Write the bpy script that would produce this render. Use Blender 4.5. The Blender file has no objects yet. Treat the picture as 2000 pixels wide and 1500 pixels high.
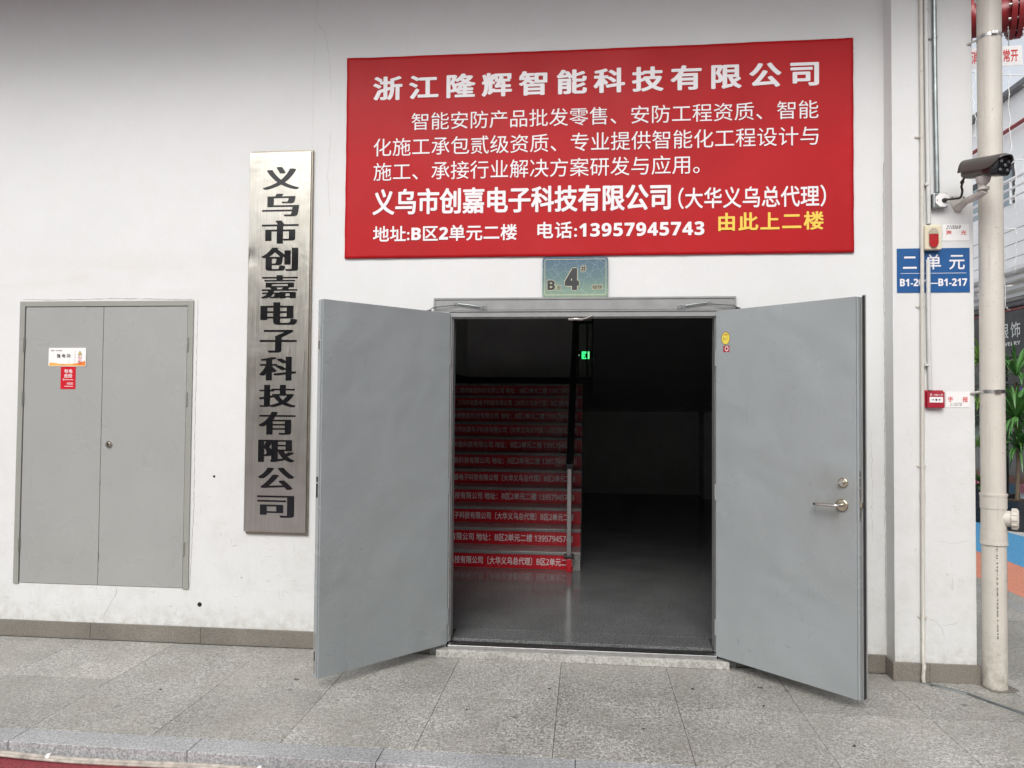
import bpy, math, random
from mathutils import Vector, Matrix
random.seed(7)
PI = math.pi
S = bpy.context.scene
COL = S.collection

# ------------------------------------------------------------------ camera, sky, sun, exposure
YAW, PITCH, ROLL = .1008, .02683, .0081
CAM = Vector((0, -4.8, 1.65))
fwd = Vector((-math.sin(YAW)*math.cos(PITCH), math.cos(YAW)*math.cos(PITCH), math.sin(PITCH)))
rgt = Vector((math.cos(YAW), math.sin(YAW), 0)); upv = rgt.cross(fwd)
r2 = rgt*math.cos(ROLL) + upv*math.sin(ROLL); u2 = -rgt*math.sin(ROLL) + upv*math.cos(ROLL)
cd = bpy.data.cameras.new('camera'); cam = bpy.data.objects.new('camera', cd); COL.objects.link(cam)
mw = Matrix((r2, u2, -fwd)).transposed().to_4x4(); mw.translation = CAM
cam.matrix_world = mw
cd.sensor_width = 36; cd.lens = 1430.2/2000*36; cd.clip_start = .05; cd.clip_end = 500
S.camera = cam
S.render.engine = 'CYCLES'
SUN_EL, SUN_AZ = math.radians(42), math.radians(190)      # azimuth measured clockwise from +Y
w = bpy.data.worlds.new('World'); S.world = w; w.use_nodes = True
nt = w.node_tree; nt.nodes.clear()
sky = nt.nodes.new('ShaderNodeTexSky'); sky.sky_type = 'NISHITA'; sky.sun_disc = False
sky.sun_elevation = SUN_EL; sky.sun_rotation = SUN_AZ
sky.air_density = 1.0; sky.dust_density = 3.0; sky.ozone_density = 1.0
hs = nt.nodes.new('ShaderNodeHueSaturation'); hs.inputs['Saturation'].default_value = .24
bg = nt.nodes.new('ShaderNodeBackground'); bg.inputs['Strength'].default_value = .15
wo = nt.nodes.new('ShaderNodeOutputWorld')
nt.links.new(sky.outputs[0], hs.inputs['Color']); nt.links.new(hs.outputs[0], bg.inputs['Color']); nt.links.new(bg.outputs[0], wo.inputs['Surface'])
sl = bpy.data.lights.new('sun', 'SUN'); sl.energy = 1.0; sl.angle = math.radians(32); sl.color = (1, .985, .955)
so = bpy.data.objects.new('sun', sl); COL.objects.link(so)
sd = Vector((math.sin(SUN_AZ)*math.cos(SUN_EL), math.cos(SUN_AZ)*math.cos(SUN_EL), math.sin(SUN_EL)))
so.rotation_euler = (-sd).to_track_quat('-Z', 'Y').to_euler(); so.location = sd*30
S.view_settings.view_transform = 'Standard'; S.view_settings.look = 'None'
S.view_settings.exposure = 0.50; S.view_settings.gamma = 1; S.view_settings.use_curve_mapping = False
S.cycles.max_bounces = 8; S.cycles.diffuse_bounces = 5; S.cycles.use_denoising = True
S.cycles.sample_clamp_indirect = 6

# ------------------------------------------------------------------ materials
class NT:
    def __init__(s, name):
        s.m = bpy.data.materials.new(name); s.m.use_nodes = True
        s.t = s.m.node_tree; s.t.nodes.clear()
        s.out = s.n('ShaderNodeOutputMaterial'); s.b = s.n('ShaderNodeBsdfPrincipled')
        s.t.links.new(s.b.outputs[0], s.out.inputs[0])
        s.pos = s.n('ShaderNodeNewGeometry').outputs['Position']
    def n(s, t, **k):
        x = s.t.nodes.new(t)
        for a, v in k.items(): setattr(x, a, v)
        return x
    def set(s, sock, v):
        if isinstance(v, bpy.types.NodeSocket): s.t.links.new(v, sock)
        elif isinstance(v, (tuple, list)) and len(v) == 3 and sock.type == 'RGBA': sock.default_value = (*v, 1)
        else: sock.default_value = v
    def scl(s, v, sc):
        x = s.n('ShaderNodeMapping'); s.set(x.inputs['Vector'], v); x.inputs['Scale'].default_value = sc; return x.outputs[0]
    def noise(s, sc=5, det=4, rough=.55, dist=0, vec=None):
        x = s.n('ShaderNodeTexNoise'); s.set(x.inputs['Vector'], vec or s.pos)
        x.inputs['Scale'].default_value = sc; x.inputs['Detail'].default_value = det
        x.inputs['Roughness'].default_value = rough; x.inputs['Distortion'].default_value = dist
        return x.outputs[0]
    def voro(s, sc=5, vec=None, feature='F1', out='Distance', rnd=1):
        x = s.n('ShaderNodeTexVoronoi'); x.feature = feature; s.set(x.inputs['Vector'], vec or s.pos)
        x.inputs['Scale'].default_value = sc; x.inputs['Randomness'].default_value = rnd; return x.outputs[out]
    def ramp(s, f, stops, interp='LINEAR'):
        x = s.n('ShaderNodeValToRGB'); s.set(x.inputs[0], f); e = x.color_ramp.elements; x.color_ramp.interpolation = interp
        while len(e) < len(stops): e.new(.5)
        for i, (p, c) in enumerate(stops):
            e[i].position = p; e[i].color = (c, c, c, 1) if isinstance(c, (int, float)) else (*c, 1)
        return x.outputs[0]
    def mix(s, f, a, b, mode='MIX'):
        x = s.n('ShaderNodeMix'); x.data_type = 'RGBA'; x.blend_type = mode
        s.set(x.inputs[0], f); s.set(x.inputs[6], a); s.set(x.inputs[7], b); return x.outputs[2]
    def math(s, op, a, b=0, c=0, clamp=False):
        x = s.n('ShaderNodeMath'); x.operation = op; x.use_clamp = clamp
        s.set(x.inputs[0], a); s.set(x.inputs[1], b); s.set(x.inputs[2], c); return x.outputs[0]
    def xyz(s, v=None):
        x = s.n('ShaderNodeSeparateXYZ'); s.set(x.inputs[0], v or s.pos); return x.outputs
    def rnd(s): return s.n('ShaderNodeObjectInfo').outputs['Random']
    def bump(s, h, strength=.3, dist=.01):
        x = s.n('ShaderNodeBump'); s.set(x.inputs['Height'], h); x.inputs['Strength'].default_value = strength
        x.inputs['Distance'].default_value = dist; s.t.links.new(x.outputs[0], s.b.inputs['Normal'])
    def fin(s, col=None, rough=None, metal=None, **k):
        if col is not None: s.set(s.b.inputs['Base Color'], col)
        if rough is not None: s.set(s.b.inputs['Roughness'], rough)
        if metal is not None: s.set(s.b.inputs['Metallic'], metal)
        for a, v in k.items(): s.set(s.b.inputs[a.replace('_', ' ')], v)
        return s.m

def simple(name, col, rough=.5, metal=0, var=.08, sc=20, bump=.05, **k):
    x = NT(name)
    dark = tuple(c*(1-var) for c in col); lite = tuple(min(1, c*(1+var)) for c in col)
    c = x.mix(x.ramp(x.noise(sc, 5), [(.3, 0.), (.7, 1.)]), dark, lite)
    x.fin(c, x.ramp(x.noise(sc*1.7, 4), [(.3, max(.02, rough-.06)), (.7, min(1, rough+.08))]), metal, **k)
    if bump: x.bump(x.noise(sc*3, 4), bump, .004)
    return x.m

def emis(name, col, st):
    x = NT(name); x.fin(col, .4); x.set(x.b.inputs['Emission Color'], col); x.b.inputs['Emission Strength'].default_value = st
    return x.m

def wall_paint():
    x = NT('white_wall_paint')
    X, Y, Z = x.xyz()
    base = x.mix(x.ramp(x.noise(.9, 5, .6), [(.35, 0.), (.7, 1.)]), (.685, .69, .682), (.65, .657, .65))
    base = x.mix(x.ramp(x.noise(6, 6, .65), [(.4, 0.), (.75, .35)]), base, (.62, .62, .60))
    low = x.math('SUBTRACT', 1.0, x.math('DIVIDE', Z, 1.9), 0, True)               # dirt kicked and rubbed on the lower wall
    m = x.math('MULTIPLY', low, x.ramp(x.noise(4.5, 9, .78, .3), [(.47, 0.), (.75, 1.)]))
    base = x.mix(x.math('MULTIPLY', m, .7), base, (.50, .49, .46))
    for rot, sc_, th in ((.6, (9, 9, 70), .66), (-.9, (60, 60, 8), .665), (1.9, (16, 16, 90), .67)):
        mp = x.n('ShaderNodeMapping'); x.set(mp.inputs['Vector'], x.pos); mp.inputs['Rotation'].default_value = (0, rot, 0); mp.inputs['Scale'].default_value = sc_
        sc = x.math('MULTIPLY', x.ramp(x.noise(1, 3, .5, .5, mp.outputs[0]), [(th, 0.), (th+.05, 1.)]), x.ramp(x.noise(2.6, 3, .6), [(.45, 0.), (.62, 1.)]))
        base = x.mix(x.math('MULTIPLY', sc, x.math('MULTIPLY_ADD', low, .6, .10)), base, (.40, .39, .36))
    drip = x.math('MULTIPLY', x.ramp(x.noise(1, 4, .6, .2, x.scl(x.pos, (26, 26, .8))), [(.60, 0.), (.75, 1.)]), x.ramp(x.noise(1.1, 3), [(.5, 0.), (.7, 1.)]))
    base = x.mix(x.math('MULTIPLY', drip, .22), base, (.55, .53, .49))
    edge = x.math('SUBTRACT', 1.0, x.math('DIVIDE', x.math('SUBTRACT', Z, .11), .16), 0, True)   # splash dirt above the skirting
    base = x.mix(x.math('MULTIPLY', edge, x.ramp(x.noise(16, 7, .75), [(.42, 0.), (.68, .8)])), base, (.42, .40, .36))
    # brown rub above the closet doors
    dz = x.math('ABSOLUTE', x.math('SUBTRACT', Z, 2.5)); rub = x.math('SUBTRACT', 1, x.math('DIVIDE', dz, .22), 0, True)
    left = x.math('DIVIDE', x.math('SUBTRACT', -2.3, X), .6, 0, True)
    rub = x.math('MULTIPLY', x.math('MULTIPLY', rub, left), x.ramp(x.noise(2.2, 6, .6, .4, x.scl(x.pos, (.6, 1, 3))), [(.45, 0.), (.75, .55)]))
    base = x.mix(rub, base, (.58, .53, .46))
    sp = x.ramp(x.voro(2.1, x.pos), [(.012, 1.), (.022, 0.)])
    base = x.mix(x.math('MULTIPLY', sp, .75), base, (.16, .14, .12))
    sp2 = x.ramp(x.voro(7.3, x.scl(x.pos, (1, 1, .55))), [(.02, 1.), (.05, 0.)])
    base = x.mix(x.math('MULTIPLY', sp2, x.math('MULTIPLY', low, .5)), base, (.30, .28, .25))
    x.fin(base, .62, Specular_IOR_Level=.35)
    h = x.math('ADD', x.noise(55, 5, .6), x.math('MULTIPLY', x.noise(3.5, 4), 1.6))
    x.bump(h, .22, .006)
    return x.m

def granite(name, dark, mid, lite, sc=60, rough=(.35, .6), bump=.35, warm=None, worm=1.4, vary=.10, spots=True, spec=.5):
    x = NT(name)
    rnd = x.rnd()
    v = x.n('ShaderNodeVectorMath'); v.operation = 'ADD'; x.set(v.inputs[0], x.pos)
    cx = x.n('ShaderNodeCombineXYZ'); x.set(cx.inputs[0], x.math('MULTIPLY', rnd, 37)); x.set(cx.inputs[1], x.math('MULTIPLY', rnd, 91))
    x.set(v.inputs[1], cx.outputs[0]); vec = v.outputs[0]
    n1 = x.noise(sc, 3, .55, worm, vec); n2 = x.noise(sc*2.6, 3, .6, .4, vec)
    c = x.ramp(x.math('MULTIPLY_ADD', n1, .72, x.math('MULTIPLY', n2, .28)), [(.40, dark), (.49, mid), (.575, lite)])
    big = x.ramp(x.noise(1.6, 7, .66), [(.33, .76), (.68, 1.10)])
    c = x.mix(1, c, big, 'MULTIPLY')
    c = x.mix(1, c, x.ramp(rnd, [(0., 1-vary), (1., 1+vary*.6)]), 'MULTIPLY')
    if warm: c = x.mix(x.ramp(x.noise(2.3, 5, .6), [(.42, 0.), (.75, .6)]), c, warm)
    if spots:
        sp = x.ramp(x.voro(2.7, x.mix(.04, x.pos, x.noise(24, 2), 'ADD')), [(.035, 1.), (.07, 0.)])
        c = x.mix(x.math('MULTIPLY', sp, .8), c, (.12, .115, .105))
    x.fin(c, x.ramp(n1, [(.3, rough[0]), (.7, rough[1])]), 0, Specular_IOR_Level=spec)
    x.bump(n1, bump, .004)
    return x.m

def door_paint(name, col, sheen=1.0):
    x = NT(name)
    X, Y, Z = x.xyz()
    c = x.mix(x.ramp(x.noise(1.2, 5, .6), [(.35, 0.), (.7, 1.)]), tuple(a*.95 for a in col), tuple(a*1.05 for a in col))
    c = x.mix(x.ramp(x.noise(31, 8, .75, .6), [(.60, 0.), (.78, .22)]), c, tuple(a*.55 for a in col))
    base = x.math('SUBTRACT', 1.0, x.math('DIVIDE', Z, .9), 0, True)
    for rot, sc_ in ((.5, (70, 70, 9)), (-1.1, (12, 12, 85)), (.9, (90, 90, 14))):
        mp = x.n('ShaderNodeMapping'); x.set(mp.inputs['Vector'], x.pos); mp.inputs['Rotation'].default_value = (0, rot, 0); mp.inputs['Scale'].default_value = sc_
        k = x.math('MULTIPLY', x.ramp(x.noise(1, 3, .5, .4, mp.outputs[0]), [(.66, 0.), (.71, 1.)]), x.ramp(x.noise(3.1, 3, .6), [(.46, 0.), (.62, 1.)]))
        c = x.mix(x.math('MULTIPLY', k, x.math('MULTIPLY_ADD', base, .35, .22)), c, tuple(a*.5 for a in col))
    vd = x.n('ShaderNodeVectorMath'); vd.operation = 'DISTANCE'; x.set(vd.inputs[0], x.pos); vd.inputs[1].default_value = (1.36, -.56, 1.10)
    gm = x.math('SUBTRACT', 1.0, x.math('DIVIDE', vd.outputs['Value'], .26), 0, True)
    c = x.mix(x.math('MULTIPLY', gm, x.ramp(x.noise(7, 5, .65), [(.35, .1), (.7, .75)])), c, tuple(a*f for a, f in zip(col, (.78, .70, .58))))
    sp = x.ramp(x.voro(5, x.pos), [(.012, 1.), (.024, 0.)])
    c = x.mix(x.math('MULTIPLY', sp, .55), c, (.07, .07, .07))
    x.fin(c, x.ramp(x.noise(1.7, 4, .55, .7), [(.3, .22), (.7, .36)]), 0, Specular_IOR_Level=.5)
    h = x.math('ADD', x.math('MULTIPLY', x.noise(2.1, 2, .45, .4), 6*sheen), x.math('MULTIPLY', x.noise(140, 3), .12))
    x.bump(h, .35, .004)
    return x.m

def steel_plate():
    x = NT('brushed_steel_plate')
    st = x.noise(240, 4, .6, 0, x.scl(x.pos, (1, 1, .012)))
    c = x.mix(x.ramp(st, [(.3, 0.), (.7, 1.)]), (.43, .415, .37), (.58, .56, .505))
    c = x.mix(x.ramp(x.noise(5, 5, .6), [(.42, 0.), (.72, .6)]), c, (.36, .335, .28))
    x.fin(c, x.ramp(st, [(.3, .27), (.7, .37)]), 1.0)
    h = x.math('ADD', x.math('MULTIPLY', x.noise(3.2, 3, .5, .5), 3.0), x.math('MULTIPLY', st, .05))
    x.bump(h, .35, .004)
    return x.m

def banner_mat():
    x = NT('red_banner_print')
    c = x.mix(x.ramp(x.noise(2.2, 4), [(.3, 0.), (.7, 1.)]), (.37, .007, .010), (.43, .008, .012))
    x.fin(c, x.ramp(x.noise(1.6, 3), [(.3, .42), (.7, .54)]), 0, Specular_IOR_Level=.2)
    wv = x.noise(420, 2, .5)
    x.bump(x.math('ADD', x.math('MULTIPLY', x.noise(3, 3), 2.4), x.math('MULTIPLY', wv, .18)), .25, .004)
    return x.m

def rubber_ground():
    """one yard floor: red surfacing by the kerb, then granite, blue and coral bands that run round the block"""
    x = NT('yard_surfacing')
    X, Y, Z = x.xyz()
    gr = x.noise(95, 3, .7); gr2 = x.voro(260, x.pos)
    def speck(c, a=.72, b=1.25):
        return x.mix(1, x.mix(1, c, x.ramp(gr, [(.33, a), (.67, b)]), 'MULTIPLY'), x.ramp(gr2, [(.1, .85), (.7, 1.1)]), 'MULTIPLY')
    wob = x.math('MULTIPLY', x.math('SUBTRACT', x.noise(.35, 2), .5), 1.2)
    dE = x.math('ADD', X, wob)                                    # distance into the side yard (east)
    dS = x.math('ADD', x.math('MULTIPLY', Y, -1), wob)            # distance into the front yard (south)
    blue, coral, red = speck((.10, .34, .60), .6, 1.35), speck((.68, .28, .19), .6, 1.35), speck((.24, .045, .055), .6, 1.4)
    pale = x.mix(x.ramp(x.noise(45, 3, .6, 1), [(.42, 0.), (.58, 1.)]), (.46, .47, .47), (.70, .71, .71))
    pale = x.mix(x.ramp(x.noise(.9, 3), [(.3, 0.), (.7, .4)]), pale, (.55, .55, .53))
    def band(dist, stops):
        c = stops[0][1]
        for d, cc in stops[1:]:
            c = x.mix(x.math('GREATER_THAN', dist, d), c, cc)
        return c
    east = band(dE, [(0, pale), (3.58, coral), (4.72, blue), (5.80, pale)])
    south = band(dS, [(0, red), (2.7, pale), (5.2, blue), (6.6, coral), (9.6, pale)])
    c = x.mix(x.math('GREATER_THAN', Y, -1.45), south, east)
    x.fin(c, .8, 0, Specular_IOR_Level=.3)
    x.bump(gr, .6, .004)
    return x.m

M = {}
M['wall'] = wall_paint()
M['tile'] = granite('flamed_granite', (.20, .192, .170), (.325, .316, .290), (.58, .57, .54), sc=72, rough=(.30, .55), warm=(.31, .295, .255), worm=1.3, bump=.5, vary=.22)
M['kerb'] = granite('kerb_granite', (.26, .265, .27), (.37, .375, .38), (.53, .54, .55), sc=95, rough=(.35, .6), worm=.6)
M['skirt'] = granite('brown_skirting_stone', (.17, .155, .13), (.20, .183, .155), (.225, .205, .178), sc=170, rough=(.16, .32), bump=.05, worm=.3, vary=.06)
M['infloor'] = granite('polished_dark_granite', (.07, .073, .073), (.125, .13, .13), (.215, .22, .22), sc=125, rough=(.10, .18), bump=.02, worm=.3, vary=.05)
M['step'] = granite('step_granite', (.15, .15, .145), (.26, .26, .25), (.38, .38, .365), sc=110, rough=(.15, .28), bump=.04, worm=.3, vary=.04, spots=False)
M['grout'] = simple('dark_grout', (.055, .05, .045), .9)
M['door'] = door_paint('grey_blue_door_paint', (.285, .308, .312), 3.2)
M['dooredge'] = door_paint('grey_door_edge_paint', (.30, .325, .33), .3)
M['closet'] = door_paint('warm_grey_closet_paint', (.335, .34, .325), .6)
M['closetframe'] = door_paint('closet_frame_paint', (.30, .305, .275), .3)
M['frame'] = simple('grey_frame_paint', (.27, .275, .272), .38, 0, .12, 9, .08)
M['steel'] = steel_plate()
M['steelside'] = simple('dull_steel_edge', (.30, .27, .22), .38, 1, .15, 12, .04)
M['chrome'] = simple('satin_steel', (.62, .60, .56), .2, 1, .1, 30, .02)
M['brass'] = simple('worn_brass', (.60, .55, .42), .24, 1, .25, 40, .05)
M['galv'] = simple('galvanised_steel', (.30, .33, .33), .35, .85, .2, 14, .05)
M['alu'] = simple('aluminium_strip', (.50, .50, .50), .38, 1, .1, 30, .05)
M['sill'] = granite('worn_sill_stone', (.30, .29, .27), (.40, .39, .36), (.50, .49, .46), sc=30, rough=(.5, .8), worm=1.5)
M['black'] = simple('black_lettering', (.005, .005, .006), .16, 0, .1, 9, .0)
M['seal'] = simple('black_rubber_seal', (.02, .02, .02), .6)
M['darkhole'] = simple('dark_cavity', (.01, .01, .01), .9)
M['white_print'] = simple('white_print', (.76, .73, .74), .45, 0, .02, 9, 0)
M['yellow_print'] = simple('yellow_print', (.80, .55, .07), .45, 0, .03, 9, 0)
M['red_print'] = simple('red_print', (.62, .02, .02), .45, 0, .03, 9, 0)
M['banner'] = banner_mat()
M['stepred'] = simple('red_step_sticker', (.55, .014, .026), .22, 0, .06, 8, .03)
M['film'] = simple('faded_pink_film', (.62, .16, .17), .2, 0, .2, 30, .05)
M['steptext'] = simple('pink_white_step_print', (.80, .74, .75), .35, 0, .05, 9, 0)
def pvc_mat(name, col, rough=.42):
    x = NT(name); X, Y, Z = x.xyz()
    c = x.mix(x.ramp(x.noise(5, 4), [(.3, 0.), (.7, 1.)]), tuple(a*.95 for a in col), tuple(a*1.04 for a in col))
    st = x.ramp(x.noise(1, 5, .65, .3, x.scl(x.pos, (38, 38, 1.6))), [(.55, 0.), (.72, .5)])
    c = x.mix(st, c, tuple(a*.66 for a in col))
    sc = x.math('MULTIPLY', x.ramp(x.noise(60, 5, .75, 1), [(.60, 0.), (.66, 1.)]), x.ramp(x.noise(4, 3), [(.5, 0.), (.6, .8)]))
    c = x.mix(sc, c, (.22, .19, .15))
    low = x.math('SUBTRACT', 1.0, x.math('DIVIDE', Z, .35), 0, True)
    c = x.mix(x.math('MULTIPLY', low, x.ramp(x.noise(18, 6, .7), [(.4, 0.), (.65, .7)])), c, (.20, .17, .13))
    x.fin(c, rough); x.bump(x.noise(30, 4), .08, .004); return x.m
M['pvc'] = pvc_mat('cream_pvc', (.60, .565, .50))
M['pvcw'] = pvc_mat('painted_white_conduit', (.60, .60, .585), .5)
M['pvcc'] = pvc_mat('cream_conduit', (.58, .555, .50), .5)
M['blue'] = simple('blue_enamel_sign', (.006, .080, .25), .38, 0, .05, 5, .01)
M['card'] = simple('white_sign_card', (.80, .79, .775), .42, 0, .02, 8, 0)
M['cream'] = simple('cream_plastic', (.66, .60, .44), .4, 0, .04, 9, .01)
M['ribbed'] = simple('ribbed_clear_lens', (.40, .36, .28), .25, 0, .1, 30, .02)
M['redlens'] = simple('red_lens', (.38, .012, .015), .12, 0, .1, 30, .0, Coat_Weight=.6)
M['redbox'] = simple('red_call_point_plastic', (.34, .012, .03), .35, 0, .05, 15, .01)
M['camgrey'] = simple('brown_grey_camera_shell', (.080, .074, .069), .42, 0, .05, 12, .01)
M['camblack'] = simple('glossy_black_plastic', (.012, .012, .014), .12, 0, .1, 12, .0)
M['lens'] = simple('camera_glass', (.30, .31, .32), .05, .6, .2, 60, .0)
M['bracket'] = simple('beige_cast_bracket', (.52, .49, .45), .5, 0, .08, 25, .08)
M['cable'] = simple('black_cable', (.015, .015, .016), .45)
M['dirtycable'] = simple('dusty_white_cable', (.42, .38, .33), .6, 0, .35, 22, .1)
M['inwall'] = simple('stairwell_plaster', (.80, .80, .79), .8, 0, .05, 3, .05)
M['inshade'] = simple('shaded_soffit_plaster', (.10, .10, .10), .9, 0, .08, 4, .05)  # stairwell plaster with the shade under landing and upper flight put into its colour
M['railblack'] = simple('black_painted_rail', (.016, .016, .017), .4)
M['post'] = simple('brushed_post', (.42, .41, .40), .35, .8, .12, 40, .05)
M['soffit'] = simple('soffit_paint', (.34, .325, .315), .8, 0, .06, 3, .05)
M['stonewhite'] = simple('white_rendered_wall', (.89, .90, .905), .6, 0, .03, 4, .03)
M['whitemetal'] = simple('white_metal', (.80, .80, .80), .35, 0, .04, 12, .02)
M['darkpanel'] = simple('charcoal_sign_panel', (.030, .031, .034), .4, 0, .1, 6, .01)
M['greywall'] = simple('grey_block_wall', (.62, .60, .56), .7, 0, .1, 2, .05)
M['shutter'] = simple('grey_roller_shutter', (.30, .29, .27), .5)
M['darkframe'] = simple('dark_window_frame', (.03, .032, .035), .35)
x = NT('tinted_window_glass'); x.fin(x.mix(x.ramp(x.noise(.8, 3), [(.4, 0.), (.6, 1.)]), (.06, .10, .12), (.10, .17, .20)), .04, 0, Specular_IOR_Level=1.0, Coat_Weight=1.0); M['glass'] = x.m
x = NT('shop_glass'); x.fin(x.mix(x.ramp(x.noise(1.4, 4), [(.4, 0.), (.6, 1.)]), (.03, .035, .032), (.09, .095, .085)), .06, 0, Specular_IOR_Level=.7); M['shopglass'] = x.m
M['firered'] = simple('fire_pipe_red', (.26, .015, .018), .38, 0, .15, 10, .05)
M['greysteel'] = simple('grey_steel_beam', (.16, .165, .17), .5, .3, .12, 9, .05)
M['bolt'] = simple('zinc_bolt', (.5, .48, .45), .35, 1)
M['leaf'] = simple('strap_leaf_green', (.09, .24, .06), .38, 0, .35, 9, .05)
M['leaflite'] = simple('pale_leaf_green', (.22, .38, .07), .38, 0, .3, 9, .05)
M['bark'] = simple('palm_bark', (.16, .12, .08), .85, 0, .25, 30, .5)
M['potblack'] = simple('black_slatted_pot_plastic', (.022, .025, .03), .4)
M['flower'] = simple('pink_petals', (.70, .22, .28), .5)
M['redleaf'] = simple('red_bract', (.55, .04, .02), .4)
M['poster'] = simple('violet_poster_print', (.14, .05, .34), .35)
M['pink'] = simple('pink_print', (.78, .08, .28), .4)
M['soil'] = simple('dark_soil', (.05, .035, .025), .95)
M['strand'] = simple('white_light_strand', (.75, .75, .72), .5)
M['yard'] = rubber_ground()
M['exitgreen'] = emis('exit_sign_green', (.05, .95, .25), .9)
M['exitwhite'] = emis('exit_sign_white', (.55, 1., .65), .5)
M['orange'] = simple('orange_print', (.75, .20, .03), .4, 0, .1, 30, 0)
M['amber'] = simple('amber_print', (.80, .42, .08), .4, 0, .1, 30, 0)
M['sticker'] = simple('yellow_sticker_print', (.75, .60, .08), .4, 0, .1, 60, 0)
M['gold'] = simple('gold_outline_print', (.62, .56, .36), .4, 0, .04, 9, 0)
M['darkprint'] = simple('dark_grey_print', (.03, .033, .035), .4, 0, .04, 9, 0)
x = NT('stair_sign_print')      # printed gradient panel with a web of pale lines
X_, Y_, Z_ = x.xyz()
tt = x.math('DIVIDE', x.math('SUBTRACT', Z_, 2.35), .26)
g = x.ramp(tt, [(0., (.23, .33, .24)), (.45, (.12, .20, .20)), (1., (.07, .12, .18))])
web = x.ramp(x.voro(17, x.pos, 'DISTANCE_TO_EDGE'), [(0., 1.), (.018, .0)])
g = x.mix(x.math('MULTIPLY', web, .45), g, (.45, .62, .66)); x.fin(g, .3); M['stairsign'] = x.m

# ------------------------------------------------------------------ mesh helpers
ORI = {}
class MB:
    def __init__(s): s.v = []; s.f = []; s.sm = []
    def add(s, vs, fs, smooth=False, T=None):
        o = len(s.v); s.v += [tuple(T @ Vector(v)) if T else tuple(v) for v in vs]
        s.f += [tuple(i+o for i in f) for f in fs]; s.sm += [smooth]*len(fs); return s
    def box(s, x0, x1, y0, y1, z0, z1, T=None):
        return s.add([(x0,y0,z0),(x1,y0,z0),(x1,y1,z0),(x0,y1,z0),(x0,y0,z1),(x1,y0,z1),(x1,y1,z1),(x0,y1,z1)],
            [(0,3,2,1),(4,5,6,7),(0,1,5,4),(1,2,6,5),(2,3,7,6),(3,0,4,7)], False, T)
    def tube(s, pts, r, n=12, cap=True, T=None, smooth=True):
        pts = [Vector(p) for p in pts]; rs = r if isinstance(r, (list, tuple)) else [r]*len(pts)
        vs, fs = [], []; prev = None
        for i, p in enumerate(pts):
            d = (pts[min(i+1, len(pts)-1)] - pts[max(i-1, 0)]).normalized()
            a = prev - d*prev.dot(d) if prev else (Vector((0,0,1)) if abs(d.z) < .9 else Vector((1,0,0))).cross(d)
            a.normalize(); prev = a; b = d.cross(a)
            for k in range(n):
                t = 2*PI*k/n; vs.append(p + (a*math.cos(t)+b*math.sin(t))*rs[i])
        for i in range(len(pts)-1):
            for k in range(n):
                k2 = (k+1) % n; fs.append((i*n+k, i*n+k2, (i+1)*n+k2, (i+1)*n+k))
        s.add(vs, fs, smooth, T)
        if cap:
            o = len(pts)-1
            s.add(vs[:n], [tuple(range(n-1, -1, -1))], False, T); s.add(vs[o*n:], [tuple(range(n))], False, T)
        return s
    def prism(s, poly, a, b, axis='y', T=None):
        """poly of 2D points extruded from a to b; axis y: (x,z) outline, z: (x,y), x: (y,z)"""
        n = len(poly)
        def P(p, t): return (p[0], t, p[1]) if axis == 'y' else (p[0], p[1], t) if axis == 'z' else (t, p[0], p[1])
        vs = [P(p, a) for p in poly] + [P(p, b) for p in poly]
        fs = [tuple(range(n)), tuple(range(2*n-1, n-1, -1))] + [(i, (i+1) % n, (i+1) % n+n, i+n) for i in range(n)]
        return s.add(vs, fs, False, T)
    def ball(s, c, r, n=12, m=8, sz=1, T=None):
        vs = [(c[0], c[1], c[2]+r*sz)]; fs = []
        for i in range(1, m):
            a = PI*i/m
            for k in range(n): vs.append((c[0]+r*math.sin(a)*math.cos(2*PI*k/n), c[1]+r*math.sin(a)*math.sin(2*PI*k/n), c[2]+r*math.cos(a)*sz))
        vs.append((c[0], c[1], c[2]-r*sz)); L = len(vs)-1
        for k in range(n):
            k2 = (k+1) % n; fs.append((0, 1+k, 1+k2)); fs.append((L, 1+(m-2)*n+k2, 1+(m-2)*n+k))
            for i in range(m-2): fs.append((1+i*n+k, 1+(i+1)*n+k, 1+(i+1)*n+k2, 1+i*n+k2))
        return s.add(vs, fs, True, T)

def obj(name, mb, m, parent=None, bev=0, label=None, mesh_origin=None):
    """link the collected shape as ONE mesh object; world coordinates are made relative to its parent"""
    org = ORI.get(parent, Vector((0,0,0))) if parent else Vector((0,0,0))
    me = bpy.data.meshes.new(name); loc = Vector(mesh_origin) if mesh_origin else org
    me.from_pydata([tuple(Vector(v)-loc) for v in mb.v], [], mb.f)
    for p, sm in zip(me.polygons, mb.sm): p.use_smooth = sm
    import bmesh as _b
    bm = _b.new(); bm.from_mesh(me); _b.ops.recalc_face_normals(bm, faces=bm.faces) if not getattr(mb, 'keep', False) else None; bm.to_mesh(me); bm.free()
    me.materials.append(m)
    o = bpy.data.objects.new(name, me); COL.objects.link(o)
    o.location = loc - org; ORI[o] = loc
    if parent: o.parent = parent
    if bev:
        b = o.modifiers.new('bevel', 'BEVEL'); b.width = bev; b.segments = 2; b.limit_method = 'ANGLE'; b.angle_limit = .6
    if label: o['label'] = label
    return o
def tag(o, label, cat, group=None):
    o['label'] = label; o['category'] = cat
    if group: o['group'] = group
    return o
def thing(name, label, cat, loc, group=None):
    o = bpy.data.objects.new(name, None); o.empty_display_size = .1; COL.objects.link(o); o.location = loc
    ORI[o] = Vector(loc); return tag(o, label, cat, group)
def struct(o): o['kind'] = 'structure'; return o
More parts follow.
